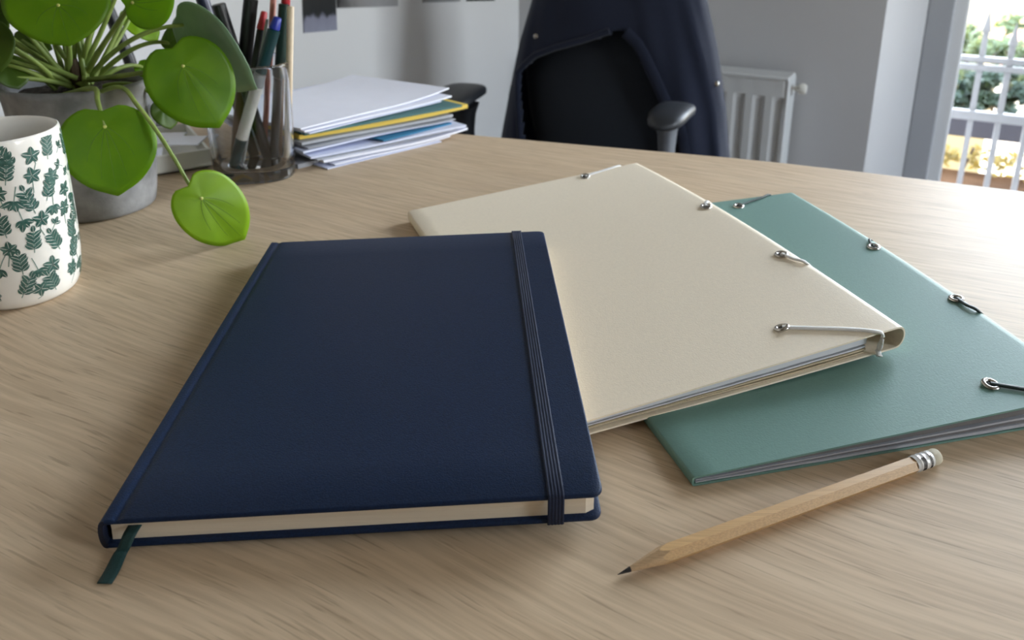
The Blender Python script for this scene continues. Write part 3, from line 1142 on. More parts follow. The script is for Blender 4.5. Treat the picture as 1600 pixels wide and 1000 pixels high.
# green folder
gNL = un(1082, 746, 0.0058)
gFR = un(1243.5, 300, 0.0130)
dn = un(1600, 636.5, 0.0150) - gNL
gNR = gNL + dn * (0.243 / dn.length)
dl = un(1015, 656, 0.0066) - gNL
dl.z = 0
gFL = un(1050, 322, 0.0075)
gFL = gNL + dl.normalized() * 0.325
gFL.z = 0.0060
GC = [gNL, gNR, gFR, gFL]
GW, GL = 0.243, 0.335


def b_green(u, v):
    return 0.0055 * math.sin(math.pi * v) * u ** 1.5


def h_green(u, v):
    return (0.0054 + (gNR.z - 0.0058) * u) * (1 - v) + (0.0056 + (0.0126 - 0.0060) * u) * v + b_green(u, v)


fg, PG = folder('elastic_folder', 'sage green card folder with dark elastic corners beneath the cream folder', GC, h_green, GW, GL, (M_GREEN, M_GREENIN, M_CORDG), b_green)
sheets(fg, PG, GW, GL, h_green, [
    (0.010, 0.93, 0.0006, 0.02, 0.16, M_GREYP),
    (0.010, 0.93, 0.0014, 0.20, 0.14, M_SHEETDK),
    (0.010, 0.93, 0.0010, 0.38, 0.10, M_GREYP),
    (0.010, 0.60, 0.0022, 0.51, 0.06, M_SHEETDK),
    (0.010, 0.93, 0.0018, 0.60, 0.16, M_SHEETDK),
    (0.010, 0.92, 0.0012, 0.80, 0.10, M_SHEETDK),
    (0.02, 0.11, 0.0008, 0.92, 0.06, M_GREYP),
], 0.0001)
eg = [surf(x, y, GC, b_green) for x, y in ((1547, 602), (1494, 468), (1365, 387), (1154, 323))]
for (p, u, v), t in zip(eg, (V(0.05, -0.15, 0), V(-0.1, 0, 0), V(-0.05, -0.1, 0), V(-0.05, -0.1, 0))):
    eyelet(fg, p, t)
cord(fg, PG, GW, GL, h_green, eg[0][0], 0, 0, eg[1][0], 0, 0, 0.90, surf(1556, 482, GC, b_green)[2], True, M_CORDG)
cord(fg, PG, GW, GL, h_green, eg[3][0], 0, 0, eg[2][0], 0, 0, surf(1204, 305, GC, b_green)[1], surf(1376, 373, GC, b_green)[2], False, M_CORDG, ra=0.0011, rz=0.0007)

# ------------------------------------------------------------------ pencil
PR = 0.0041
ptip = un(964.5, 899, 0.0016)
pend = un(1464, 712, 0.0040)
pax = pend - ptip
PLEN = pax.length
pc0 = V(ptip.x, ptip.y, 0.0036)
pdir = V(pend.x - ptip.x, pend.y - ptip.y, 0).normalized()
pside = pdir.cross(V(0, 0, 1))
pup = V(0, 0, 1)
pen = thing('pencil', 'natural wood hexagonal pencil with white eraser end beside the green folder', 'pencil', pc0 + pdir * PLEN / 2 - V(0, 0, 0.0036))


def pp_(t, r, a, drop=0.0):
    return pc0 + pdir * t + pside * (r * math.cos(a)) + pup * (r * math.sin(a) - drop)


def hexr(a, R):
    k = (a % (math.pi / 3)) - math.pi / 6
    return R * math.cos(math.pi / 6) / math.cos(k)


NA = 48
cone0, cone1 = 0.0060, 0.0225
b_end = PLEN - 0.0165
body = MB()
rows = []
for k, t in enumerate((0.0, 1.0)):
    ring = []
    for j in range(NA):
        a = 2 * math.pi * j / NA
        R = hexr(a, PR)
        # scalloped limit where the sharpened cone meets the flats
        tt = cone1 - 0.0016 + 0.0052 * (R / PR - 0.87) / 0.13 * 0.9 if k == 0 else b_end
        ring.append(pp_(tt, R * 0.995, a))
    rows.append(ring)
body.grid(rows, closed_u=True)
body.fan(rows[1])
body.build('body', M_PENCIL, pen, angle=25)
cone = MB()
rows = []
for q in range(5):
    f = q / 4
    ring = []
    for j in range(NA):
        a = 2 * math.pi * j / NA
        R = hexr(a, PR) * 0.995
        tt = cone1 - 0.0016 + 0.0052 * (hexr(a, PR) / PR - 0.87) / 0.13 * 0.9
        ring.append(pp_(cone0 + (tt - cone0) * f, 0.0010 + (R - 0.0010) * f, a, drop=0.0016 * (1 - f) * 0.7))
    rows.append(ring)
cone.grid(rows, closed_u=True)
cone.build('sharpened_point', M_SHARP, pen, angle=60)
gph = MB()
rows = [[pp_(cone0 * (1 - f) + 0.0002, 0.0010 * (1 - f) + 0.00012, 2 * math.pi * j / 16, drop=0.00112 + 0.0006 * f) for j in range(16)] for f in (0, 0.5, 1)]
gph.grid(rows, closed_u=True)
gph.fan(rows[0])
gph.fan(rows[2])
gph.build('graphite_tip', M_GRAPHITE, pen, angle=60)
fe = MB()
prof = [(0.00385, b_end - 0.0006), (0.0040, b_end)]
t = b_end
for k in range(3):
    prof += [(0.0040, t + 0.0014), (0.0042, t + 0.0018), (0.0040, t + 0.0022)]
    t += 0.0033
prof += [(0.0040, b_end + 0.0108), (0.0038, b_end + 0.0110)]
fe.lathe(pc0 + pup * 0.0003, pdir, prof, n=40)
f_o = fe.build('ferrule', M_FERRULE, pen, angle=50)
for t0 in (b_end + 0.0032, b_end + 0.0040, b_end + 0.0048, b_end + 0.0082, b_end + 0.0090):
    k = MB()
    k.sweep([pc0 + pup * 0.0003 + pdir * t0 + (pside * math.cos(a) + pup * math.sin(a)) * 0.00408 for a in [math.radians(70 - 6 * i) + 0.0 for i in range(18)]], 0.00022, 0.00018, n=6)
    k.build('printed_ring', M_FERRULEINK, f_o)
er = MB()
er.lathe(pc0 + pup * 0.0003, pdir, [(0.0039, b_end + 0.0106), (0.0040, b_end + 0.0112), (0.0040, PLEN - 0.0012), (0.0037, PLEN - 0.0004), (0.0030, PLEN), (0.0, PLEN)], n=40)
er.build('eraser', M_ERASER, pen, angle=50)

# ------------------------------------------------------------------ mug
MC = V(-0.3625, 0.5262, 0)
MH = 0.1236
MPROF = [(0.0, 0.0), (0.030, 0.0), (0.0338, 0.0008), (0.0356, 0.0030), (0.0376, 0.0080), (0.0392, 0.0160), (0.0404, 0.0280), (0.0411, 0.0440), (0.0414, 0.0600), (0.0414, 0.0760), (0.0413, 0.0920), (0.0411, 0.1060), (0.0408, 0.1160), (0.0406, 0.1215)]


def mug_r(z):
    for (r0, z0), (r1, z1) in zip(MPROF[2:], MPROF[3:]):
        if z0 <= z <= z1:
            return r0 + (r1 - r0) * (z - z0) / (z1 - z0)
    return MPROF[-1][0]


mug = thing('mug', 'white ceramic mug printed with dark green leaf sprigs', 'mug', MC)
mm = MB()
inner = [(0.0401, 0.1232), (0.0392, 0.1236), (0.0384, 0.1230)] + [(r - 0.0034, z) for r, z in MPROF[::-1] if z > 0.006] + [(0.030, 0.0055), (0.0, 0.005)]
mm.lathe(MC, V(0, 0, 1), MPROF + inner, n=72)
mm.build('body', M_MUG, mug, angle=60)
# handle on the side turned away from the picture
hp = [MC + V(-0.038, -0.004, 0.098), MC + V(-0.055, -0.006, 0.104), MC + V(-0.070, -0.008, 0.088), MC + V(-0.070, -0.008, 0.056), MC + V(-0.056, -0.006, 0.034), MC + V(-0.037, -0.004, 0.032)]
hd = MB()
hd.sweep(catmull(hp, 8), 0.0046, 0.0062, n=14, up=V(0.1, -1, 0))
hd.build('handle', M_MUG, mug, angle=60)
prt = MB()
stm = MB()
rm = random.Random(21)


def mpt(th, z, off=0.00018):
    r = mug_r(z) + off
    return MC + V(r * math.cos(th), r * math.sin(th), z)


def print_leaf(th, z, ang, ln, wd, off=0.00022):
    """pointed leaf of two halves on the mug's surface, root at th, z"""
    R = 0.0405
    ca, sa = math.cos(ang), math.sin(ang)
    for sgn in (-1, 1):
        pts = []
        for k in range(7):
            t = k / 6
            w = wd * math.sin(math.pi * t) ** 0.75 * (1.05 - 0.25 * t)
            pts.append((t * ln, sgn * (w + 0.00018)))
        mid = [(t_ * ln, sgn * 0.00020) for t_ in [k / 6 for k in range(7)]]
        row0 = [mpt(th + (x * ca - y * sa) / R, min(max(z + x * sa + y * ca, 0.004), 0.1208), off) for x, y in mid]
        row1 = [mpt(th + (x * ca - y * sa) / R, min(max(z + x * sa + y * ca, 0.004), 0.1208), off) for x, y in pts]
        prt.grid([row0, row1])


def print_stem(pts, w=0.00028):
    R = 0.0405
    l, r = [], []
    for i, (a, z) in enumerate(pts):
        a0, z0 = pts[max(i - 1, 0)]
        a1, z1 = pts[min(i + 1, len(pts) - 1)]
        dx, dz = (a1 - a0) * R, z1 - z0
        q = math.hypot(dx, dz) or 1
        l.append(mpt(a - dz / q * w / R, z + dx / q * w, 0.00015))
        r.append(mpt(a + dz / q * w / R, z - dx / q * w, 0.00015))
    stm.grid([l, r])


R_ = 0.0405
placed = []
tries = 0
while len(placed) < 190 and tries < 12000:
    tries += 1
    th = rm.uniform(0, 2 * math.pi)
    z = rm.uniform(0.012, 0.112)
    ok = True
    for (t2, z2) in placed:
        dt = abs((th - t2 + math.pi) % (2 * math.pi) - math.pi) * R_
        if math.hypot(dt, (z - z2) * 0.8) < 0.0097:
            ok = False
            break
    if not ok:
        continue
    placed.append((th, z))
    kind = rm.random()
    tilt = rm.uniform(-0.5, 0.5)
    if kind < 0.30:                      # fern sprig with paired leaflets
        ln = rm.uniform(0.014, 0.020)
        a0 = math.pi / 2 + tilt
        pts = [(th + math.cos(a0) * ln * k / 5 / R_, min(0.119, z - ln * 0.4 + math.sin(a0) * ln * k / 5)) for k in range(6)]
        pts = [(a, max(0.005, q)) for a, q in pts]
        print_stem(pts)
        for k in range(1, 5):
            for s in (-1, 1):
                print_leaf(pts[k][0], pts[k][1], a0 + s * 0.95, rm.uniform(0.0052, 0.0072), 0.0018)
        print_leaf(pts[5][0], pts[5][1], a0, 0.0052, 0.0015)
    elif kind < 0.60:                    # open blossom of five or six petals on a stalk
        np_ = rm.choice((5, 6))
        a0 = rm.uniform(0, 6)
        for k in range(np_):
            print_leaf(th, z, a0 + k * 2 * math.pi / np_, rm.uniform(0.0050, 0.0072), 0.0020)
        print_stem([(th, z), (th + rm.uniform(-0.05, 0.05), max(0.006, z - 0.006)), (th + rm.uniform(-0.1, 0.1), max(0.006, z - 0.012))])
    elif kind < 0.85:                    # bell cluster
        a0 = math.pi / 2 + tilt
        for s in (-0.75, -0.25, 0.25, 0.75):
            print_leaf(th, z, a0 + s * 1.3 + math.pi, rm.uniform(0.0062, 0.0090), 0.0020)
        print_stem([(th, z), (th + math.cos(a0) * 0.006 / R_, min(0.119, z + 0.006)), (th + math.cos(a0) * 0.011 / R_, min(0.119, z + 0.010))])
    else:                                # loose twig
        a0 = rm.uniform(0.4, 2.7)
        print_leaf(th, z, a0, 0.0055, 0.0013)
        print_leaf(th, z, a0 + 1.0, 0.005, 0.0012)
        print_leaf(th, z, a0 - 1.0, 0.005, 0.0012)
        print_stem([(th, z), (th - math.cos(a0) * 0.005 / R_, max(0.006, z - math.sin(a0) * 0.005))])
po_ = prt.build('leaf_print', M_MUGLEAF, mug, angle=80)
so_ = stm.build('stem_print', M_MUGSTEM, mug, angle=80)

# ------------------------------------------------------------------ potted plant
PCEN = V(-0.3973, 0.7033, 0)
PH, PRR, PRB = 0.1226, 0.065, 0.0515
plant = thing('potted_plant', 'round leaved green plant in a grey concrete pot behind the mug', 'plant', PCEN)
pm_ = MB()
pprof = [(0.0, 0.0), (PRB - 0.004, 0.0), (PRB - 0.001, 0.001), (PRB, 0.004)]
for k in range(1, 9):
    f = k / 9
    pprof.append((PRB + (PRR - 0.0012 - PRB) * f ** 0.9, PH * f))
pprof += [(PRR - 0.0005, PH * 0.955), (PRR, PH * 0.985), (PRR - 0.0012, PH), (PRR - 0.0048, PH), (PRR - 0.006, PH - 0.0015), (PRR - 0.0075, PH * 0.82), (PRR - 0.010, PH * 0.6)]
pm_.lathe(PCEN, V(0, 0, 1), pprof, n=72)
pm_.build('pot', M_CONC, plant, angle=60)
so = MB()
rows = []
for k in range(9):
    r = (PRR - 0.0072) * k / 8
    rows.append([PCEN + V(max(r, 1e-5) * math.cos(a), max(r, 1e-5) * math.sin(a), PH - 0.012 + 0.006 * (1 - k / 8) + 0.003 * mnoise.noise(V(r * 150 * math.cos(a), r * 150 * math.sin(a), 3))) for a in [2 * math.pi * j / 40 for j in range(40)]])
so.grid(rows, closed_u=True)
so.build('soil', M_SOIL, plant, angle=80)
BASE = PCEN + V(0.004, -0.010, PH - 0.010)
stemm = MB()
stemm.sweep([BASE + V(0, 0, -0.01), BASE + V(0.001, 0, 0.012), BASE + V(-0.001, 0.001, 0.030)], 0.006, n=10, taper=[1.1, 1, 0.6])
stemm.build('stem', M_BARK, plant)
# little stones on the soil
stn = MB()
rs = random.Random(5)


def pilea(spot, tip, halfw, b, side_tilt, mt, petiole_from, bendp=None, cup=0.06, flip=False, pr=0.0022, node=True):
    """spot: where the stalk meets the blade; tip: far end; side_tilt: depth change per width; b: length behind the spot"""
    spot, tip = Vector(spot), Vector(tip)
    ydir = tip - spot
    a = ydir.length
    ydir.normalize()
    view = (EYE - spot).normalized()
    x0 = ydir.cross(view).normalized()
    xdir = (x0 * math.cos(side_tilt) + view * math.sin(side_tilt)).normalized()
    xdir = (xdir - ydir * xdir.dot(ydir)).normalized()
    nrm = xdir.cross(ydir).normalized()
    if nrm.dot(view) < 0:
        nrm = -nrm
    NRg, NT_ = 9, 44
    rows = []
    for k in range(1, NRg + 1):
        f = k / NRg
        ring = []
        for j in range(NT_):
            ph = 2 * math.pi * j / NT_                # 0 = tip direction
            cx_, cy_ = halfw * math.sin(ph), (a - b) / 2 + (a + b) / 2 * math.cos(ph)
            cx_ *= (1.0 - 0.10 * math.cos(ph) - 0.10 * math.cos(ph) * abs(math.cos(ph)))   # fuller towards the stalk side
            tipk = math.exp(-((math.atan2(math.sin(ph), math.cos(ph))) / 0.16) ** 2)
            cy_ += 0.05 * a * tipk
            dn_ = abs(abs(ph - math.pi))
            notch = math.exp(-(dn_ / 0.20) ** 2)
            cy_ += 0.30 * b * notch
            x, y = cx_ * f, cy_ * f
            z = -cup * (x * x + (y - (a - b) * 0.3) ** 2) / max(halfw, 1e-4) * 1.2
            z += 0.0011 * (abs(x) / halfw) ** 0.6 * f        # crease along the midrib
            vein = math.cos(ph * 6 + 0.4) * 0.0006 * f * (1 - 0.5 * f)
            z += vein + 0.0009 * math.sin(3 * ph + a * 900) * f * f
            ring.append(spot + xdir * x + ydir * y + nrm * z)
        rows.append(ring)
    m = MB()
    m.grid(rows, closed_u=True)
    c0 = len(m.v)
    m.v.append(spot)
    for j in range(NT_):
        m.f.append((c0, j, (j + 1) % NT_))
    lf = m.build('leaf', mt, plant, angle=89)
    so2 = lf.modifiers.new('solidify', 'SOLIDIFY')
    so2.thickness = 0.0007
    so2.offset = -1
    # veins fanning out from the stalk
    vn = MB()
    for ang_, ln_ in ((0.0, 0.93), (0.62, 0.80), (-0.62, 0.80), (1.45, 0.66), (-1.45, 0.66)):
        line = []
        for q in range(9):
            f = ln_ * q / 8
            ph = ang_ * (1 - 0.35 * q / 8)
            cx_, cy_ = halfw * math.sin(ph), (a - b) / 2 + (a + b) / 2 * math.cos(ph)
            cx_ *= (1.0 - 0.10 * math.cos(ph) - 0.10 * math.cos(ph) * abs(math.cos(ph)))
            x, y = cx_ * f, cy_ * f
            z = -cup * (x * x + (y - (a - b) * 0.3) ** 2) / max(halfw, 1e-4) * 1.2 + 0.0011 * (abs(x) / halfw) ** 0.6 * f
            z += math.cos(ph * 6 + 0.4) * 0.0006 * f * (1 - 0.5 * f) + 0.0009 * math.sin(3 * ph + a * 900) * f * f
            line.append(spot + xdir * x + ydir * y + nrm * (z + 0.00005))
        vn.sweep(line, 0.00028, 0.00012, n=5, up=nrm, taper=[1.2 - 0.8 * q / 8 for q in range(9)])
    if node:
        vn.build('veins', M_VEIN, lf, angle=80)
    # stalk
    st = spot - nrm * 0.0012
    if bendp is None:
        bendp = petiole_from.lerp(st, 0.5) + V(0, 0, 0.02)
    if not isinstance(bendp, list):
        path = bez(petiole_from, bendp, st, 18)
    else:
        path = catmull([petiole_from] + bendp + [st], 8)
    pt = MB()
    pt.sweep(path, pr, n=8, taper=[1.15 - 0.4 * i / (len(path) - 1) for i in range(len(path))])
    pt.build('petiole', M_PETIOLE, lf, angle=80)
    if node:
        nd = MB()
        nd.lathe(spot + nrm * 0.0002, nrm, [(0.0, 0.0006), (0.0007, 0.0005), (0.0012, 0.0002), (0.0014, -0.0002)], n=12)
        nd.build('leaf_node', M_SPOT, lf, angle=80)
    return lf


def pxl(n_px, Y):
    return n_px * Y * 1.03 / FPX


B = BASE
# the leaves in view
Yd = 0.655
pilea(at(286, 103, Yd), at(341, 195, Yd - 0.004), pxl(64, Yd), pxl(44, Yd), 0.12, M_LEAF, B + V(0.012, -0.004, 0.012), at(200, 118, 0.665))
Ye = 0.606
pilea(at(164, 198, Ye), at(183, 302, Ye - 0.012), pxl(70, Ye), pxl(36, Ye), -0.10, M_LEAF, B + V(0.004, -0.03, 0.004), [at(146, 138, 0.645), at(153, 160, 0.615)], pr=0.0022)
pf = un(366, 377, 0.0024)
pilea(at(315, 310, pf.y - 0.012), pf + V(0.008, 0.004, 0.0), pxl(52, 0.63), pxl(40, 0.63), 0.15, M_LEAFY, B + V(0.018, -0.02, 0.0), [at(187, 136, 0.640), at(215, 165, 0.622), at(245, 205, 0.612), at(275, 252, 0.606), at(297, 290, 0.604)], pr=0.0018)
Ya = 0.640
pilea(at(91, 8, Ya), at(108, 68, Ya - 0.010), pxl(73, Ya), pxl(62, Ya), -0.1, M_LEAF, B + V(-0.006, 0, 0.012), at(112, 60, 0.69))
Yb = 0.66
pilea(at(207, 4, Yb), at(268, -18, Yb), pxl(46, Yb), pxl(20, Yb), 0.1, M_LEAF, B + V(0.008, 0.004, 0.016), at(165, 60, 0.68))
Yc = 0.69
pilea(at(288, 40, Yc + 0.01), at(386, 140, Yc - 0.01), pxl(62, Yc), pxl(28, Yc), -0.95, M_LEAFG, B + V(0.010, 0.006, 0.014), at(205, 40, 0.69), node=False)
# left and back leaves
pilea(at(-22, 55, 0.64), at(-4, 112, 0.632), pxl(36, 0.64), pxl(24, 0.64), -0.4, M_LEAFD, B + V(-0.014, -0.006, 0.008), at(60, 88, 0.66), node=False)
pilea(at(34, 62, 0.72), at(78, 74, 0.72), pxl(20, 0.72), pxl(16, 0.72), 0.4, M_LEAFD, B + V(-0.01, 0.008, 0.012), at(80, 95, 0.71), node=False)
pilea(at(8, 100, 0.66), at(30, 135, 0.65), pxl(30, 0.66), pxl(20, 0.66), 0.6, M_LEAFD, B + V(-0.018, -0.004, 0.004), at(60, 110, 0.66), node=False)
pilea(at(206, 22, 0.76), at(246, 60, 0.76), pxl(24, 0.76), pxl(14, 0.76), 0.5, M_LEAFY, B + V(0.008, 0.012, 0.014), at(185, 70, 0.73), node=False)
pilea(at(264, 68, 0.72), at(272, 42, 0.72), pxl(14, 0.72), pxl(12, 0.72), 0.6, M_LEAFD, B + V(0.014, 0.010, 0.012), at(215, 55, 0.71), node=False)
pilea(at(222, 104, 0.745), at(242, 118, 0.745), pxl(14, 0.745), pxl(10, 0.745), 0.3, M_LEAF, B + V(0.016, 0.012, 0.010), at(195, 95, 0.72), node=False)
pilea(at(256, 168, 0.705), at(268, 200, 0.70), pxl(22, 0.7), pxl(14, 0.7), 0.4, M_LEAFD, B + V(0.022, 0.004, 0.004), at(225, 118, 0.69), node=False)
# leaves above and beside the picture whose stalks are in view
for (sx, sy, Y, tx, ty, w, bd) in (
        (-40, 20, 0.67, -70, 70, 50, (30, 75, 0.68)), (-30, -60, 0.70, -80, -30, 55, (60, 60, 0.70)), (20, -90, 0.73, 40, -40, 58, (85, 50, 0.71)),
        (120, -110, 0.70, 150, -60, 60, (118, 50, 0.70)), (190, -120, 0.74, 225, -75, 58, (150, 50, 0.72)), (260, -90, 0.72, 310, -60, 52, (180, 50, 0.71)),
        (150, -60, 0.77, 175, -25, 46, (140, 70, 0.74)), (-60, 40, 0.68, -95, 80, 44, (40, 92, 0.67)), (-50, 130, 0.64, -90, 170, 40, (40, 112, 0.655)), (-90, 60, 0.71, -130, 100, 46, (10, 80, 0.70)), (-20, -30, 0.66, -60, 10, 48, (55, 75, 0.675)), (55, -130, 0.69, 80, -80, 50, (105, 40, 0.69)), (230, -50, 0.75, 270, -30, 40, (175, 70, 0.72)), (-80, -10, 0.73, -120, 20, 44, (35, 70, 0.71)), (-40, 110, 0.70, -80, 150, 38, (45, 118, 0.68)), (-65, 75, 0.66, -100, 115, 40, (50, 100, 0.66)), (5, -70, 0.67, -20, -30, 44, (75, 62, 0.68)), (100, -140, 0.73, 90, -90, 46, (112, 45, 0.71)), (175, -90, 0.69, 205, -50, 42, (140, 55, 0.69)), (215, -110, 0.71, 255, -80, 44, (165, 55, 0.70)), (-30, 75, 0.72, -60, 115, 40, (55, 95, 0.70)), (130, -70, 0.75, 140, -30, 40, (122, 60, 0.73)), (-70, 90, 0.70, -110, 140, 48, (20, 100, 0.69)), (70, -60, 0.78, 60, -20, 48, (100, 70, 0.74))):
    pilea(at(sx, sy, Y), at(tx, ty, Y - 0.006), pxl(w, Y), pxl(w * 0.55, Y), rs.uniform(-0.4, 0.4), rs.choice((M_LEAF, M_LEAF, M_LEAFD)),
          B + V(rs.uniform(-0.014, 0.014), rs.uniform(-0.008, 0.012), rs.uniform(0.004, 0.014)), at(*bd), node=False)

# ------------------------------------------------------------------ glass pen cup with pens
GCX = V(-0.2763, 0.800, 0)
GH = 0.1225
cup = thing('glass_pen_cup', 'smoky clear glass cup full of pens behind the plant', 'cup', GCX)


def cupring(half, z, expo=3.0, rot=math.radians(14), n=64):
    out = []
    for j in range(n):
        a = 2 * math.pi * j / n
        c, s = math.cos(a), math.sin(a)
        x = half * math.copysign(abs(c) ** (2 / expo), c)
        y = half * math.copysign(abs(s) ** (2 / expo), s)
        out.append(GCX + V(x * math.cos(rot) - y * math.sin(rot), x * math.sin(rot) + y * math.cos(rot), z))
    return out


cg = MB()
rows = [cupring(0.0392, 0.0004), cupring(0.0410, 0.0012), cupring(0.0416, 0.004)]
for k in range(1, 9):
    rows.append(cupring(0.0416 + 0.0034 * k / 8, 0.004 + (GH - 0.006) * k / 8))
rows += [cupring(0.0447, GH - 0.0005), cupring(0.0438, GH), cupring(0.0428, GH - 0.0008)]
for k in range(8, -1, -1):
    rows.append(cupring(0.0388 + 0.0034 * k / 8, 0.014 + (GH - 0.018) * k / 8))
rows += [cupring(0.036, 0.0115), cupring(0.028, 0.011)]
cg.grid(rows, closed_u=True)
cg.fan(rows[0])
cg.fan(rows[-1])
cg.build('glass_body', M_CUPGLASS, cup, angle=60)


def penmat(nm, r, g, b, rough=0.35):
    return mat(nm, srgb(r, g, b), rough, vary=0.05, vscale=200)


def rod(name, label, top, bot, parts, cat='pen'):
    """parts: (name, start, end as lengths from the top, radius start, radius end, material)"""
    top, bot = Vector(top), Vector(bot)
    d = (bot - top)
    Ln = d.length
    d.normalize()
    t = thing(name, label, cat, bot, 'writing tools in the glass cup')
    for nm, a, b, r0, r1, mt in parts:
        m = MB()
        a, b = a * Ln, b * Ln
        e = min(0.0008, (b - a) * 0.2)
        m.lathe(top, d, [(0.0, a), (r0 * 0.8, a), (r0, a + e), (r1, b - e), (r1 * 0.8, b), (0.0, b)], n=20)
        m.build(nm, mt, t, angle=50)
    return t


K = penmat('pen_black', 24, 25, 28)
KN = penmat('pen_navy', 22, 26, 58)
KT = penmat('pen_dark_teal', 16, 56, 62)
KR = penmat('pen_red', 172, 38, 48)
KB = penmat('pen_blue', 38, 52, 150)
KW = penmat('pen_label_white', 214, 210, 202, 0.6)
KG = penmat('pen_grey', 150, 152, 152)
KP = penmat('pen_wood', 206, 188, 162, 0.6)
KBR = penmat('pen_brown', 110, 84, 62)
zb = 0.0125


def cb(dx, dy):
    r = math.radians(14)
    return GCX + V(dx, dy, zb)


def ptop(px, py, Y):
    return at(px, py, Y)


rod('marker_pen', 'dark teal marker with blue end and white label in the cup', ptop(434, 27, 0.792), at(362, 268, 0.785),
    [('end_plug', 0.0, 0.075, 0.0042, 0.0056, KB), ('barrel', 0.075, 0.36, 0.0062, 0.0062, KT), ('band', 0.36, 0.44, 0.0062, 0.0062, KG), ('label', 0.44, 0.78, 0.0062, 0.0062, KW), ('cap', 0.78, 1.0, 0.0062, 0.005, KT)], 'marker')
rod('ballpoint_pen', 'black pen with red end leaning in the cup', ptop(413, 18, 0.805), at(372, 262, 0.80),
    [('end_cap', 0.0, 0.11, 0.0032, 0.0050, KR), ('barrel', 0.11, 0.9, 0.0046, 0.0044, K), ('point', 0.9, 1.0, 0.004, 0.001, KG)])
rod('ballpoint_pen', 'thick black pen standing upright in the cup', ptop(392, -2, 0.815), at(366, 258, 0.815),
    [('cap', 0.0, 0.42, 0.0074, 0.0074, K), ('barrel', 0.42, 0.95, 0.0064, 0.0060, KBR), ('point', 0.95, 1.0, 0.004, 0.002, KG)])
rod('ballpoint_pen', 'black pen with silver clip leaning left in the cup', ptop(341, 6, 0.80), at(424, 262, 0.815),
    [('cap', 0.0, 0.40, 0.0070, 0.0070, K), ('barrel', 0.40, 0.95, 0.0060, 0.0058, K), ('point', 0.95, 1.0, 0.004, 0.002, KG)])
rod('ballpoint_pen', 'navy pen leaning far left behind the glossy leaf', ptop(312, -14, 0.82), at(402, 256, 0.826),
    [('cap', 0.0, 0.45, 0.0066, 0.0066, KN), ('barrel', 0.45, 0.95, 0.0058, 0.0056, K), ('point', 0.95, 1.0, 0.004, 0.002, KG)])
rod('ballpoint_pen', 'dark green pen behind the blue ended marker', ptop(444, 6, 0.818), at(428, 258, 0.815),
    [('cap', 0.0, 0.45, 0.0056, 0.0058, penmat('pen_dark_green', 22, 48, 42)), ('barrel', 0.45, 0.95, 0.0052, 0.005, K), ('point', 0.95, 1.0, 0.004, 0.002, KG)])
rod('wooden_pencil', 'pale wooden pencil at the right side of the cup', ptop(454, 10, 0.80), at(449, 262, 0.80),
    [('body', 0.0, 0.94, 0.0036, 0.0036, KP), ('point', 0.94, 1.0, 0.0034, 0.0006, KBR)], 'pencil')
rod('wooden_pencil', 'pencil with a red end behind the pale pencil', ptop(447, -16, 0.822), at(438, 258, 0.826),
    [('end_cap', 0.0, 0.09, 0.0046, 0.0046, KR), ('body', 0.09, 0.94, 0.0040, 0.0040, KBR), ('point', 0.94, 1.0, 0.0034, 0.0006, KP)], 'pencil')
rod('thin_stick', 'thin pale grey stick beside the red ended pen', ptop(418, 30, 0.797), at(378, 264, 0.792),
    [('body', 0.0, 1.0, 0.0018, 0.0018, KG)], 'stick')
rod('wooden_pencil', 'thin reddish pencil at the back of the cup', ptop(428, -18, 0.825), at(412, 256, 0.828),
    [('body', 0.0, 0.94, 0.0032, 0.0032, penmat('pencil_rose', 200, 130, 116)), ('point', 0.94, 1.0, 0.003, 0.0006, KP)], 'pencil')
clipm = MB()

# ------------------------------------------------------------------ paper stack
def at_z(px, py, z):
    return un(px, py, z)


def paper(name, label, z, c4, th, mt, cat='paper', curl=0.0, wave=0.0):
    """c4: four ground-plan points near-left, near-right, far-right, far-left (x, y)"""
    m = MB()
    N_, Mv = 12, 8
    top, bot = [], []
    pts = [V(p[0], p[1], 0) for p in c4]
    for j in range(Mv + 1):
        v = j / Mv
        rt, rb_ = [], []
        for i in range(N_ + 1):
            u = i / N_
            p = bil(pts, u, v)
            zz = z + curl * max(0, u - 0.55) ** 2 / 0.2 + wave * math.sin(u * 5.0 + z * 300) * (1 - v * 0.5)
            rt.append(p + V(0, 0, zz + th))
            rb_.append(p + V(0, 0, zz))
        top.append(rt)
        bot.append(rb_)
    m.grid(top)
    b = len(m.v)
    m.grid(bot)
    nc = N_ + 1

    def idx(o, j, i):
        return o + j * nc + i
    for i in range(N_):
        for j in (0, Mv):
            m.f.append((idx(0, j, i), idx(0, j, i + 1), idx(b, j, i + 1), idx(b, j, i)))
    for j in range(Mv):
        for i in (0, N_):
            m.f.append((idx(0, j, i), idx(0, j + 1, i), idx(b, j + 1, i), idx(b, j, i)))
    o = m.build(name, mt, None, angle=40)
    tag(o, label, cat, 'papers in the pile beside the glass cup')
    return o


def quad(z, nl, nr, back, turn=0.0):
    """corner plan from two near-edge picture points at height z and the sheet depth towards the back"""
    a, b = un(nl[0], nl[1], z), un(nr[0], nr[1], z)
    d = (b - a)
    n_ = V(-d.y, d.x, 0).normalized()
    if n_.dot(V(-0.3, 1, 0)) < 0:
        n_ = -n_
    r_ = Matrix.Rotation(turn, 3, 'Z')
    n_ = r_ @ n_
    return [(a.x, a.y), (b.x, b.y), ((b + n_ * back).x, (b + n_ * back).y), ((a + n_ * back).x, (a + n_ * back).y)]


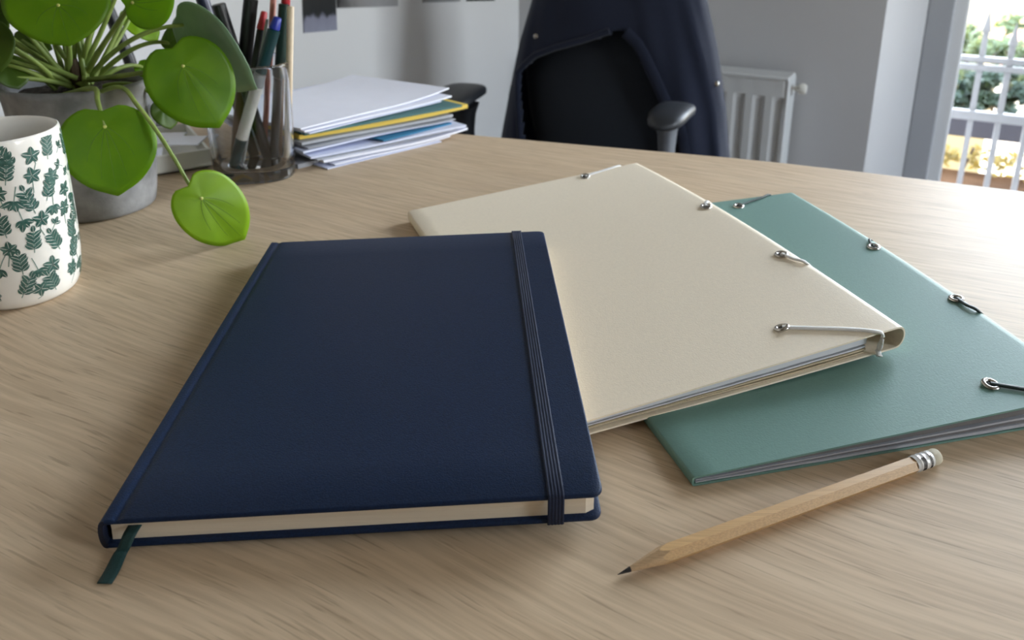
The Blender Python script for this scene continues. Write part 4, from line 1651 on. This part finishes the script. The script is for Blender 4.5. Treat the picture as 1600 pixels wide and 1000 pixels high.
layers = [
    # name, label, z, near-left px, near-right px, depth, thickness, material, cat, curl, wave
    ('booklet', 'small grey booklet at the bottom of the paper pile by the cup', 0.000, (466, 264), (520, 250), 0.12, 0.0050, M_GREYP, 'booklet', 0, 0),
    ('paper_sheets', 'lowest white sheet jutting towards the camera under the pile', 0.0004, (512, 265), (690, 222), 0.18, 0.0012, M_SHEETB, 'paper', 0, 0),
    ('paper_sheets', 'white sheet second from the desk in the pile', 0.0022, (524, 259), (704, 216), 0.18, 0.0014, M_SHEETW, 'paper', 0.002, 0.0004),
    ('paper_sheets', 'white sheets with a bent right end low in the pile', 0.0058, (506, 256), (731, 207), 0.19, 0.0026, M_SHEETW, 'paper', 0.003, 0.0010),
    ('paper_sheets', 'thin sheet slipped sideways above the bent sheets', 0.0098, (496, 251), (716, 203), 0.19, 0.0010, M_GREYP, 'paper', 0.0, 0.0006),
    ('paper_sheets', 'white sheets just above the bent ones in the pile', 0.0122, (486, 248), (729, 200), 0.20, 0.0024, M_SHEETB, 'paper', 0.001, 0.0008),
    ('card_folder', 'blue card edge showing at the right of the paper pile', 0.0160, (600, 221), (706, 194), 0.16, 0.0016, M_BLUE, 'folder', 0, 0),
    ('paper_sheets', 'curved white sheets in the middle of the pile', 0.0182, (474, 239), (700, 190), 0.20, 0.0022, M_SHEETB, 'paper', 0.0, 0.0010),
    ('paper_sheets', 'thin grey sheet two below the yellow folder', 0.0212, (482, 233), (712, 186), 0.20, 0.0010, M_GREYP, 'paper', 0.0, 0.0010),
    ('paper_sheets', 'grey sheets right under the yellow folder', 0.0240, (472, 228), (708, 182), 0.20, 0.0030, M_GREYP, 'paper', 0, 0.0006),
    ('card_folder', 'yellow card folder in the middle of the paper pile', 0.0282, (468, 219), (731, 172), 0.21, 0.0052, M_YELLOW, 'folder', 0.002, 0.0006),
    ('card_folder', 'dark teal folder under the top white sheets', 0.0345, (476, 212), (722, 167), 0.20, 0.0028, M_TEAL, 'folder', 0, 0),
    ('paper_sheets', 'white sheet lying right on the dark teal folder', 0.0384, (484, 209), (690, 160), 0.20, 0.0012, M_SHEETB, 'paper', 0.001, 0.0004),
    ('paper_sheets', 'white sheets with upturned right end second from the top of the pile', 0.0404, (476, 207), (706, 155), 0.17, 0.0020, M_SHEETW, 'paper', 0.003, 0.0004),
    ('paper_sheets', 'topmost white sheets of the paper pile', 0.0438, (470, 203), (702, 146), 0.165, 0.0016, M_SHEETW, 'paper', 0.006, 0.0003),
]
for nm, lb_, z, nl, nr, dep, th, mt, cat, curl, wave in layers:
    paper(nm, lb_, z, quad(z, nl, nr, dep, 0.12 + 0.03 * math.sin(z * 900)), th, mt, cat, curl, wave)

# ------------------------------------------------------------------ low white box behind the pot, black pole
wb0 = un(238, 277)
wb1 = un(332, 262)
bd = (wb1 - wb0).normalized()
bn = V(-bd.y, bd.x, 0)
wb0 = wb0 - bd * 0.10
BL, BDp, BH = (wb1 - wb0).length, 0.13, 0.020
box_ = thing('storage_box', 'low white open box behind the grey pot', 'box', wb0 + bd * BL / 2 + bn * BDp / 2)
bx = MB()
tk = 0.003
bx.box(wb0 + V(0, 0, 0.002), bd * BL, bn * BDp, V(0, 0, 0.003))
bx.box(wb0 + V(0, 0, 0.002), bd * BL, bn * tk, V(0, 0, BH))
bx.box(wb0 + bn * (BDp - tk) + V(0, 0, 0.002), bd * BL, bn * tk, V(0, 0, BH))
bx.box(wb0 + bn * tk + V(0, 0, 0.002), bd * tk, bn * (BDp - 2 * tk), V(0, 0, BH))
bx.box(wb0 + bn * tk + bd * (BL - tk) + V(0, 0, 0.002), bd * tk, bn * (BDp - 2 * tk), V(0, 0, BH))
bevel(bx.build('box_body', M_WHITEPL, box_, smooth=False), 0.001)
ft = MB()  # black slab standing in for the shadow line under the box
ft.box(wb0 + bd * 0.004 + bn * 0.004, bd * (BL - 0.008), bn * (BDp - 0.008), V(0, 0, 0.002))
ft.build('shadow_gap', M_BLACKPL, box_, smooth=False)
rr = random.Random(9)
for k in range(9):
    fx = 0.10 + 0.8 * (k / 8)
    c = wb0 + bd * (BL * fx) + bn * (0.03 + 0.07 * rr.random()) + V(0, 0, 0.007 + 0.0018 * k)
    a = rr.uniform(-0.9, 0.9)
    ux = (bd * math.cos(a) + bn * math.sin(a)) + V(0, 0, 0.05)
    uy = (bn * math.cos(a) - bd * math.sin(a)) + V(0, 0, 0.15)
    s = MB()
    l_, w_ = 0.020, 0.012
    s.hexa([c - ux * l_ - uy * w_, c + ux * l_ - uy * w_, c + ux * l_ + uy * w_, c - ux * l_ + uy * w_] +
           [q + V(0, 0, 0.0012) for q in (c - ux * l_ - uy * w_, c + ux * l_ - uy * w_, c + ux * l_ + uy * w_, c - ux * l_ + uy * w_)])
    tag(s.build('paper_slip', M_SHEETW, None, smooth=False), 'small loose white paper slip lying in the low white box', 'paper', 'paper slips in the white box')
lp = un(228, 262) + V(0, 0, 0)
lamp = thing('desk_lamp', 'slim black lamp pole slanting up behind the plant', 'lamp', at(208, 118, 0.98) * 1)
pbase = at(206, 140, 0.98)
pbase = V(pbase.x, pbase.y, 0.0)
lamp.location = pbase
ORG[lamp.name] = pbase.copy()
lb = MB()
lb.lathe(pbase, V(0, 0, 1), [(0.0, 0), (0.045, 0), (0.048, 0.003), (0.046, 0.010), (0.012, 0.014), (0.0, 0.014)], n=40)
lb.build('base', M_BLACKPL, lamp, angle=40)
lpole = MB()
lpole.sweep(catmull([pbase + V(0, 0, 0.010), at(207, 112, 0.98), at(188, 60, 0.98), at(163, 0, 0.98), at(140, -60, 0.98), at(120, -130, 0.98)], 6), 0.0075, 0.0075, n=12)
lpole.build('pole', M_BLACKPL, lamp, angle=60)
lh = MB()
hh = at(120, -130, 0.98)
lh.lathe(hh, V(0.2, 0.1, 1), [(0.0, 0.03), (0.015, 0.028), (0.02, 0.01), (0.05, -0.05), (0.048, -0.05), (0.018, 0.006)], n=32)
lh.build('shade', M_BLACKPL, lamp, angle=50)

# ------------------------------------------------------------------ photo prints on the left wall
LWP = wp(S_CORNER, 0, 0)
LN = WD
ph_specs = [
    ('portrait photo print of a figure in dark clothes, lowest on the left wall', [(472, -60), (475.5, 51.5), (527, 47), (522, -60)],
     ribbed_print('photo_portrait', [(0.0, srgb(150, 152, 170)), (0.20, srgb(138, 140, 158)), (0.27, srgb(34, 38, 40)), (0.50, srgb(44, 44, 44)), (0.60, srgb(140, 100, 90)), (1.0, srgb(120, 112, 112))])),
    ('wide grey photo print with one dark corner beside the portrait print', [(524, -50), (528, 12.5), (622, 9.5), (620, -50)],
     ribbed_print('photo_wide_grey', [(0.0, srgb(40, 40, 40)), (0.30, srgb(140, 138, 138)), (1.0, srgb(170, 170, 172))], 'X')),
    ('pale grey photo print high on the wall left of the dark one', [(660, -60), (662, 4), (719, 2), (718, -60)],
     ribbed_print('photo_pale', [(0.0, srgb(150, 150, 152)), (1.0, srgb(176, 176, 178))])),
    ('dark green photo print nearest the room corner', [(728, -60), (730, 2), (773, 1), (772, -60)],
     ribbed_print('photo_dark', [(0.0, srgb(38, 48, 44)), (0.5, srgb(64, 74, 66)), (1.0, srgb(90, 96, 88))])),
]
for lbl, c4, mt in ph_specs:
    q = [on_plane(x, y, LWP + LN * 0.004, LN) for x, y in c4]
    m = MB()
    m.hexa([p - LN * 0.003 for p in q] + [p for p in q])
    o = m.build('photo_print', mt, None, smooth=False)
    tag(o, lbl, 'photo', 'photo prints on the left wall')

# ------------------------------------------------------------------ radiator
RD0 = -0.115
rad = thing('radiator', 'white ribbed panel radiator on the back wall beside the jacket', 'radiator', wp(-0.45, -0.06, FLOOR))
rz0, rz1 = FLOOR + 0.10, -0.142
s_r0, s_r1 = -0.56, -0.012
rp = MB()
rows = []
z_in0, z_in1 = rz0 + 0.045, rz1 - 0.055
prof = []
s = s_r0
pit = 0.05
while s < s_r1 - 0.001:
    for f, d in ((0.0, 0.0), (0.34, 0.0), (0.52, 0.007), (0.80, 0.007), (0.98, 0.0)):
        if s + f * pit <= s_r1:
            prof.append((s + f * pit, d))
    s += pit
prof.append((s_r1, 0.0))
for z, k in ((rz0, 0), (z_in0 - 0.012, 0), (z_in0, 1), (z_in1, 1), (z_in1 + 0.012, 0), (rz1 - 0.004, 0), (rz1, -0.3)):
    rows.append([wp(s, RD0 + d * k, z) for s, d in prof])
rp.grid(rows)
rp_o = rp.build('front_panel', M_RAD, rad, angle=25)
sm = rp_o.modifiers.new('solidify', 'SOLIDIFY')
sm.thickness = 0.002
bk = MB()
wbox(bk, s_r0, s_r1, -0.045, -0.035, rz0, rz1 - 0.01)
bk.build('back_panel', M_RAD, rad, smooth=False)
tg = MB()
wbox(tg, s_r0 - 0.006, s_r1 + 0.006, RD0 - 0.004, -0.03, rz1, rz1 + 0.010)
tg_o = bevel(tg.build('top_grille', M_RAD, rad, smooth=False), 0.003)
sc_ = MB()
wbox(sc_, s_r1, s_r1 + 0.008, RD0 - 0.002, -0.03, rz0, rz1 + 0.004)
bevel(sc_.build('side_cover', M_RAD, rad, smooth=False), 0.003)
vv = MB()
vc = on_plane(1253, 139, W0 + WN * -0.085, WN)
vv.lathe(vc - WD * 0.02, WD, [(0.0, 0), (0.007, 0), (0.007, 0.010), (0.012, 0.012), (0.014, 0.015), (0.014, 0.026), (0.011, 0.031), (0.0, 0.032)], n=28)
vv.build('valve_knob', M_WHITEPL, rad, angle=40)
vp = MB()
vp.sweep([vc - WD * 0.05, vc], 0.006, n=12)
vp.build('valve_pipe', M_CHROME, rad)

# ------------------------------------------------------------------ office chair and jacket
CA = V(0.085, 1.395, 0)
CE = V(0.93, -0.368, 0).normalized()
CB = V(0.368, 0.93, 0).normalized()


def ch(x, y, z):
    return CA + CE * x + CB * y + V(0, 0, z)


chair = thing('office_chair', 'black office chair with armrests standing behind the desk', 'chair', ch(0.02, 0.02, FLOOR))


def seat_z():
    return -0.27


# seat cushion
sb = MB()
rows = []
for k in range(9):
    f = -1 + 2 * k / 8
    z = -0.27 + 0.035 * f
    sc2 = (1 - abs(f) ** 4 * 0.10)
    ring = []
    for j in range(40):
        a = 2 * math.pi * j / 40
        c, s = math.cos(a), math.sin(a)
        ring.append(ch(0.02 + 0.235 * sc2 * math.copysign(abs(c) ** 0.6, c), 0.0 + 0.23 * sc2 * math.copysign(abs(s) ** 0.6, s), z))
    rows.append(ring)
sb.grid(rows, closed_u=True)
sb.fan(rows[0])
sb.fan(rows[-1])
sb.build('seat', M_MESHFAB, chair, angle=60)
# backrest: a rounded, slightly dished shield
br = MB()


def back_pt(s_, t_, front):
    # s_, t_ in -1..1, superellipse disc
    zc, zh = -0.04, 0.28
    z = zc + zh * t_
    w = 0.205 * (1 - 0.38 * max(0, t_) ** 1.3 - 0.08 * max(0, -t_))
    x = w * s_
    edge_ = max(abs(s_), abs(t_))
    y = 0.255 + 0.045 * (z + 0.2) + 0.035 * (1 - s_ * s_) * -1 + 0.035
    th = 0.026 * (1 - edge_ ** 6 * 0.85)
    return ch(0.028 + x, y + (-th if front else th), z)


def disc(front):
    rows = []
    for i in range(21):
        r = []
        for j in range(21):
            a, b = -1 + i / 10, -1 + j / 10
            sx = a * math.sqrt(max(0, 1 - 0.42 * b * b))
            sz = b * math.sqrt(max(0, 1 - 0.42 * a * a))
            r.append(back_pt(sz, sx, front))
        rows.append(r)
    return rows


A_, B_ = disc(True), disc(False)
br.grid(A_)
off = len(br.v)
br.grid(B_)
for k in range(20):
    for (i0, j0, i1, j1) in ((k, 0, k + 1, 0), (k, 20, k + 1, 20), (0, k, 0, k + 1), (20, k, 20, k + 1)):
        br.f.append((i0 * 21 + j0, i1 * 21 + j1, off + i1 * 21 + j1, off + i0 * 21 + j0))
br.build('backrest', M_MESHFAB, chair, angle=60)
spn = MB()
spn.sweep([ch(0.05, 0.05, -0.32), ch(0.05, 0.25, -0.33), ch(0.05, 0.33, -0.25), ch(0.05, 0.32, -0.08)], 0.03, 0.012, n=12, up=V(1, 0, 0))
spn.build('back_support', M_BLACKPL, chair, angle=60)


def arm(px_list, pad_z, post_px, padw, mt_post, yaw_pts, shift, pk):
    a, b = yaw_pts
    pad = MB()
    d = (b - a)
    Ln = d.length
    d.normalize()
    sd_ = d.cross(V(0, 0, 1))
    rows = []
    for k in range(17):
        t = -1 + 2 * k / 16
        c = a.lerp(b, (t + 1) / 2)
        w = padw * (1 - abs(t) ** 3.5) ** 0.5 if abs(t) < 1 else 0.001
        w = max(w, 0.002)
        hh_ = 0.014 * (1 - abs(t) ** 4) ** 0.5 if abs(t) < 1 else 0.002
        hh_ = max(hh_, 0.002)
        c = c + V(0, 0, -0.010 * t * t)
        rows.append([c + sd_ * (w * math.copysign(abs(math.cos(q)) ** 0.7, math.cos(q))) + V(0, 0, hh_ * math.copysign(abs(math.sin(q)) ** 0.7, math.sin(q))) for q in [2 * math.pi * j / 20 for j in range(20)]])
    pad.grid(rows, closed_u=True)
    pad.fan(rows[0])
    pad.fan(rows[-1])
    p_o = pad.build('armrest', M_ARMPAD, chair, angle=60)
    post = MB()
    top_ = a.lerp(b, 0.35) + V(0, 0, -0.012) + CE * shift
    bot_ = V(top_.x, top_.y, -0.33)
    rows = []
    for z, k in ((0, 1.5), (-0.02, 1.15), (-0.05, 1.0), (-0.32, 1.05)):
        rows.append([top_ + V(0, 0, z) + sd_ * (0.012 * pk * k * math.copysign(abs(math.cos(q)) ** 0.6, math.cos(q))) + d * (0.026 * k * math.copysign(abs(math.sin(q)) ** 0.6, math.sin(q))) for q in [2 * math.pi * j / 20 for j in range(20)]])
    post.grid(rows, closed_u=True)
    post.fan(rows[0])
    post.fan(rows[-1])
    post.build('armrest_post', mt_post, p_o, angle=60)
    brk = MB()
    ctr = ch(0.02, 0.0, -0.315)
    brk.sweep([bot_ + V(0, 0, 0.01), bot_.lerp(ctr, 0.5), ctr], 0.022, 0.010, n=10)
    brk.build('armrest_bracket', M_BLACKPL, p_o, angle=60)


AZ = -0.070
la_, lb__ = un(765, 150, AZ), un(690, 150, AZ)
lc = un(728, 152, AZ)
arm(None, AZ, None, 0.043, M_BLACKPL, (ch(-0.200, -0.09, AZ), ch(-0.222, 0.12, AZ)), 0.024, 1.4)
arm(None, AZ, None, 0.034, M_ARMPOST, (ch(0.198, -0.055, AZ), ch(0.210, 0.105, AZ)), 0.0, 1.0)
gc = MB()
gc.lathe(ch(0.02, 0.02, FLOOR), V(0, 0, 1), [(0.0, 0.07), (0.03, 0.07), (0.03, 0.24), (0.018, 0.24), (0.018, 0.44), (0.0, 0.44)], n=24)
gc.build('gas_column', M_BLACKPL, chair, angle=40)
for k in range(5):
    a = 0.3 + k * 2 * math.pi / 5
    e = ch(0.02 + 0.29 * math.cos(a), 0.02 + 0.29 * math.sin(a), FLOOR + 0.075)
    lgm = MB()
    lgm.sweep([ch(0.02, 0.02, FLOOR + 0.11), e], 0.022, 0.014, n=10, taper=[1.2, 0.7])
    l_o = lgm.build('star_leg', M_BLACKPL, chair, angle=60)
    cs = MB()
    cs.lathe(V(e.x, e.y, FLOOR + 0.03) - V(-math.sin(a), math.cos(a), 0) * 0.018, V(-math.sin(a), math.cos(a), 0), [(0.0, 0), (0.026, 0.0), (0.030, 0.004), (0.030, 0.032), (0.026, 0.036), (0.0, 0.036)], n=20)
    cs.build('caster', M_BLACKPL, l_o, angle=40)

# jacket slung over the backrest
jk = thing('jacket', 'dark navy jacket hung over the back of the office chair', 'jacket', ch(0.06, 0.30, -0.55))
HW = [(-0.56, 0.282), (-0.40, 0.275), (-0.25, 0.258), (-0.12, 0.238), (0.0, 0.212), (0.09, 0.186), (0.17, 0.158), (0.23, 0.130), (0.275, 0.098), (0.305, 0.060), (0.318, 0.02)]


def lerp_tab(tab, z):
    if z <= tab[0][0]:
        return tab[0][1]
    for (z0, a0), (z1, a1) in zip(tab, tab[1:]):
        if z <= z1:
            return a0 + (a1 - a0) * (z - z0) / (z1 - z0)
    return tab[-1][1]


OPL = [(-0.56, -0.16), (-0.25, -0.175), (-0.12, -0.192), (-0.06, -0.196), (-0.02, -0.150), (0.005, -0.09), (0.03, -0.005), (0.045, 0.02)]
OPR = [(-0.56, 0.185), (-0.25, 0.170), (-0.16, 0.155), (-0.10, 0.118), (-0.05, 0.092), (0.0, 0.065), (0.03, 0.045), (0.045, 0.02)]
JN, JM = 150, 96
zs = [-0.56 + (0.318 + 0.56) * k / (JM - 1) for k in range(JM)]
jm = MB()
grid_pts = []
for z in zs:
    a_ = lerp_tab(HW, z)
    dp = 0.078 + 0.05 * max(0, -z - 0.05) if z < 0.2 else 0.078 * max(0.25, (0.33 - z) / 0.13)
    row = []
    for j in range(JN):
        ph = 2 * math.pi * j / JN
        c, s = math.cos(ph), math.sin(ph)
        x = a_ * math.copysign(abs(c) ** 0.75, c)
        y = dp * math.copysign(abs(s) ** 0.75, s)
        # hanging folds, deeper on the right and towards the hem
        amp = 0.011 * min(1, max(0, 0.22 - z) / 0.5) * (1.0 if x > 0.05 else 0.45)
        fold = math.sin(ph * 11 + 2.0 * math.sin(z * 9) + (x > 0) * 0.7) + 0.6 * math.sin(ph * 19 + z * 14)
        k = 1 + amp * fold / 0.12
        x2 = x + (0.010 * max(0, -z) * 0.5)
        nz_ = mnoise.noise(V(x * 9, z * 7, s * 2)) * 0.008
        row.append(ch(0.030 + x2 * (1 + 0.25 * amp * fold), 0.285 + 0.03 * (z + 0.2) + y * k + nz_, z))
    grid_pts.append(row)
keep = MB()
keep.v = [p for r in grid_pts for p in r]
for i in range(JM - 1):
    for j in range(JN):
        zc = (zs[i] + zs[i + 1]) / 2
        ph = 2 * math.pi * (j + 0.5) / JN
        x = lerp_tab(HW, zc) * math.copysign(abs(math.cos(ph)) ** 0.75, math.cos(ph))
        if math.sin(ph) < 0 and zc < 0.045 and lerp_tab(OPL, zc) < x < lerp_tab(OPR, zc):
            continue
        keep.f.append((i * JN + j, i * JN + (j + 1) % JN, (i + 1) * JN + (j + 1) % JN, (i + 1) * JN + j))
keep.f.append(tuple((JM - 1) * JN + j for j in range(JN)))
j_o = keep.build('coat_body', M_COAT, jk, angle=80)
sj = j_o.modifiers.new('solidify', 'SOLIDIFY')
sj.thickness = 0.004
# turned-back front edges along the opening
for tab, nm in ((OPL, 'front_edge'), (OPR, 'lapel')):
    l1 = []
    wdt = 0.012 if nm == 'front_edge' else 0.030
    sgn = -1 if nm == 'front_edge' else 1
    path = []
    for k in range(27):
        z = -0.50 + 0.54 * k / 26
        x = lerp_tab(tab, z)
        a_ = lerp_tab(HW, z)
        dp = 0.078 + 0.05 * max(0, -z - 0.05)
        q = min(0.999, abs(x + sgn * wdt * 0.4) / a_)
        y = -dp * (1 - q ** (1 / 0.75 * 2)) ** 0.375 if q < 1 else 0
        path.append(ch(0.030 + x + sgn * wdt * 0.4, 0.285 + 0.03 * (z + 0.2) + y - 0.006, z))
    m = MB()
    m.sweep(path, 0.003 + wdt * 0.30, 0.0035, n=10, up=CB)
    m.build(nm, M_COAT, jk, angle=80)
bmj = bmesh.new()
bmj.from_mesh(j_o.data)
jtree = BVHTree.FromBMesh(bmj)
jo = ORG[j_o.name]
for (px, py) in ((838, 57), (1119, 131)):
    hit = jtree.ray_cast(EYE - jo, ray(px, py).normalized())[0]
    if hit is None:
        continue
    c = hit + jo
    m = MB()
    m.lathe(c, (EYE - c).normalized(), [(0.0, 0.003), (0.004, 0.0028), (0.006, 0.0012), (0.0062, -0.002), (0.0, -0.004)], n=16)
    m.build('button', M_CHROME, jk, angle=60)

# ------------------------------------------------------------------ desk frame to room frame
for o in sc.objects:
    if o.parent is None:
        o.location.z += DESK_Z
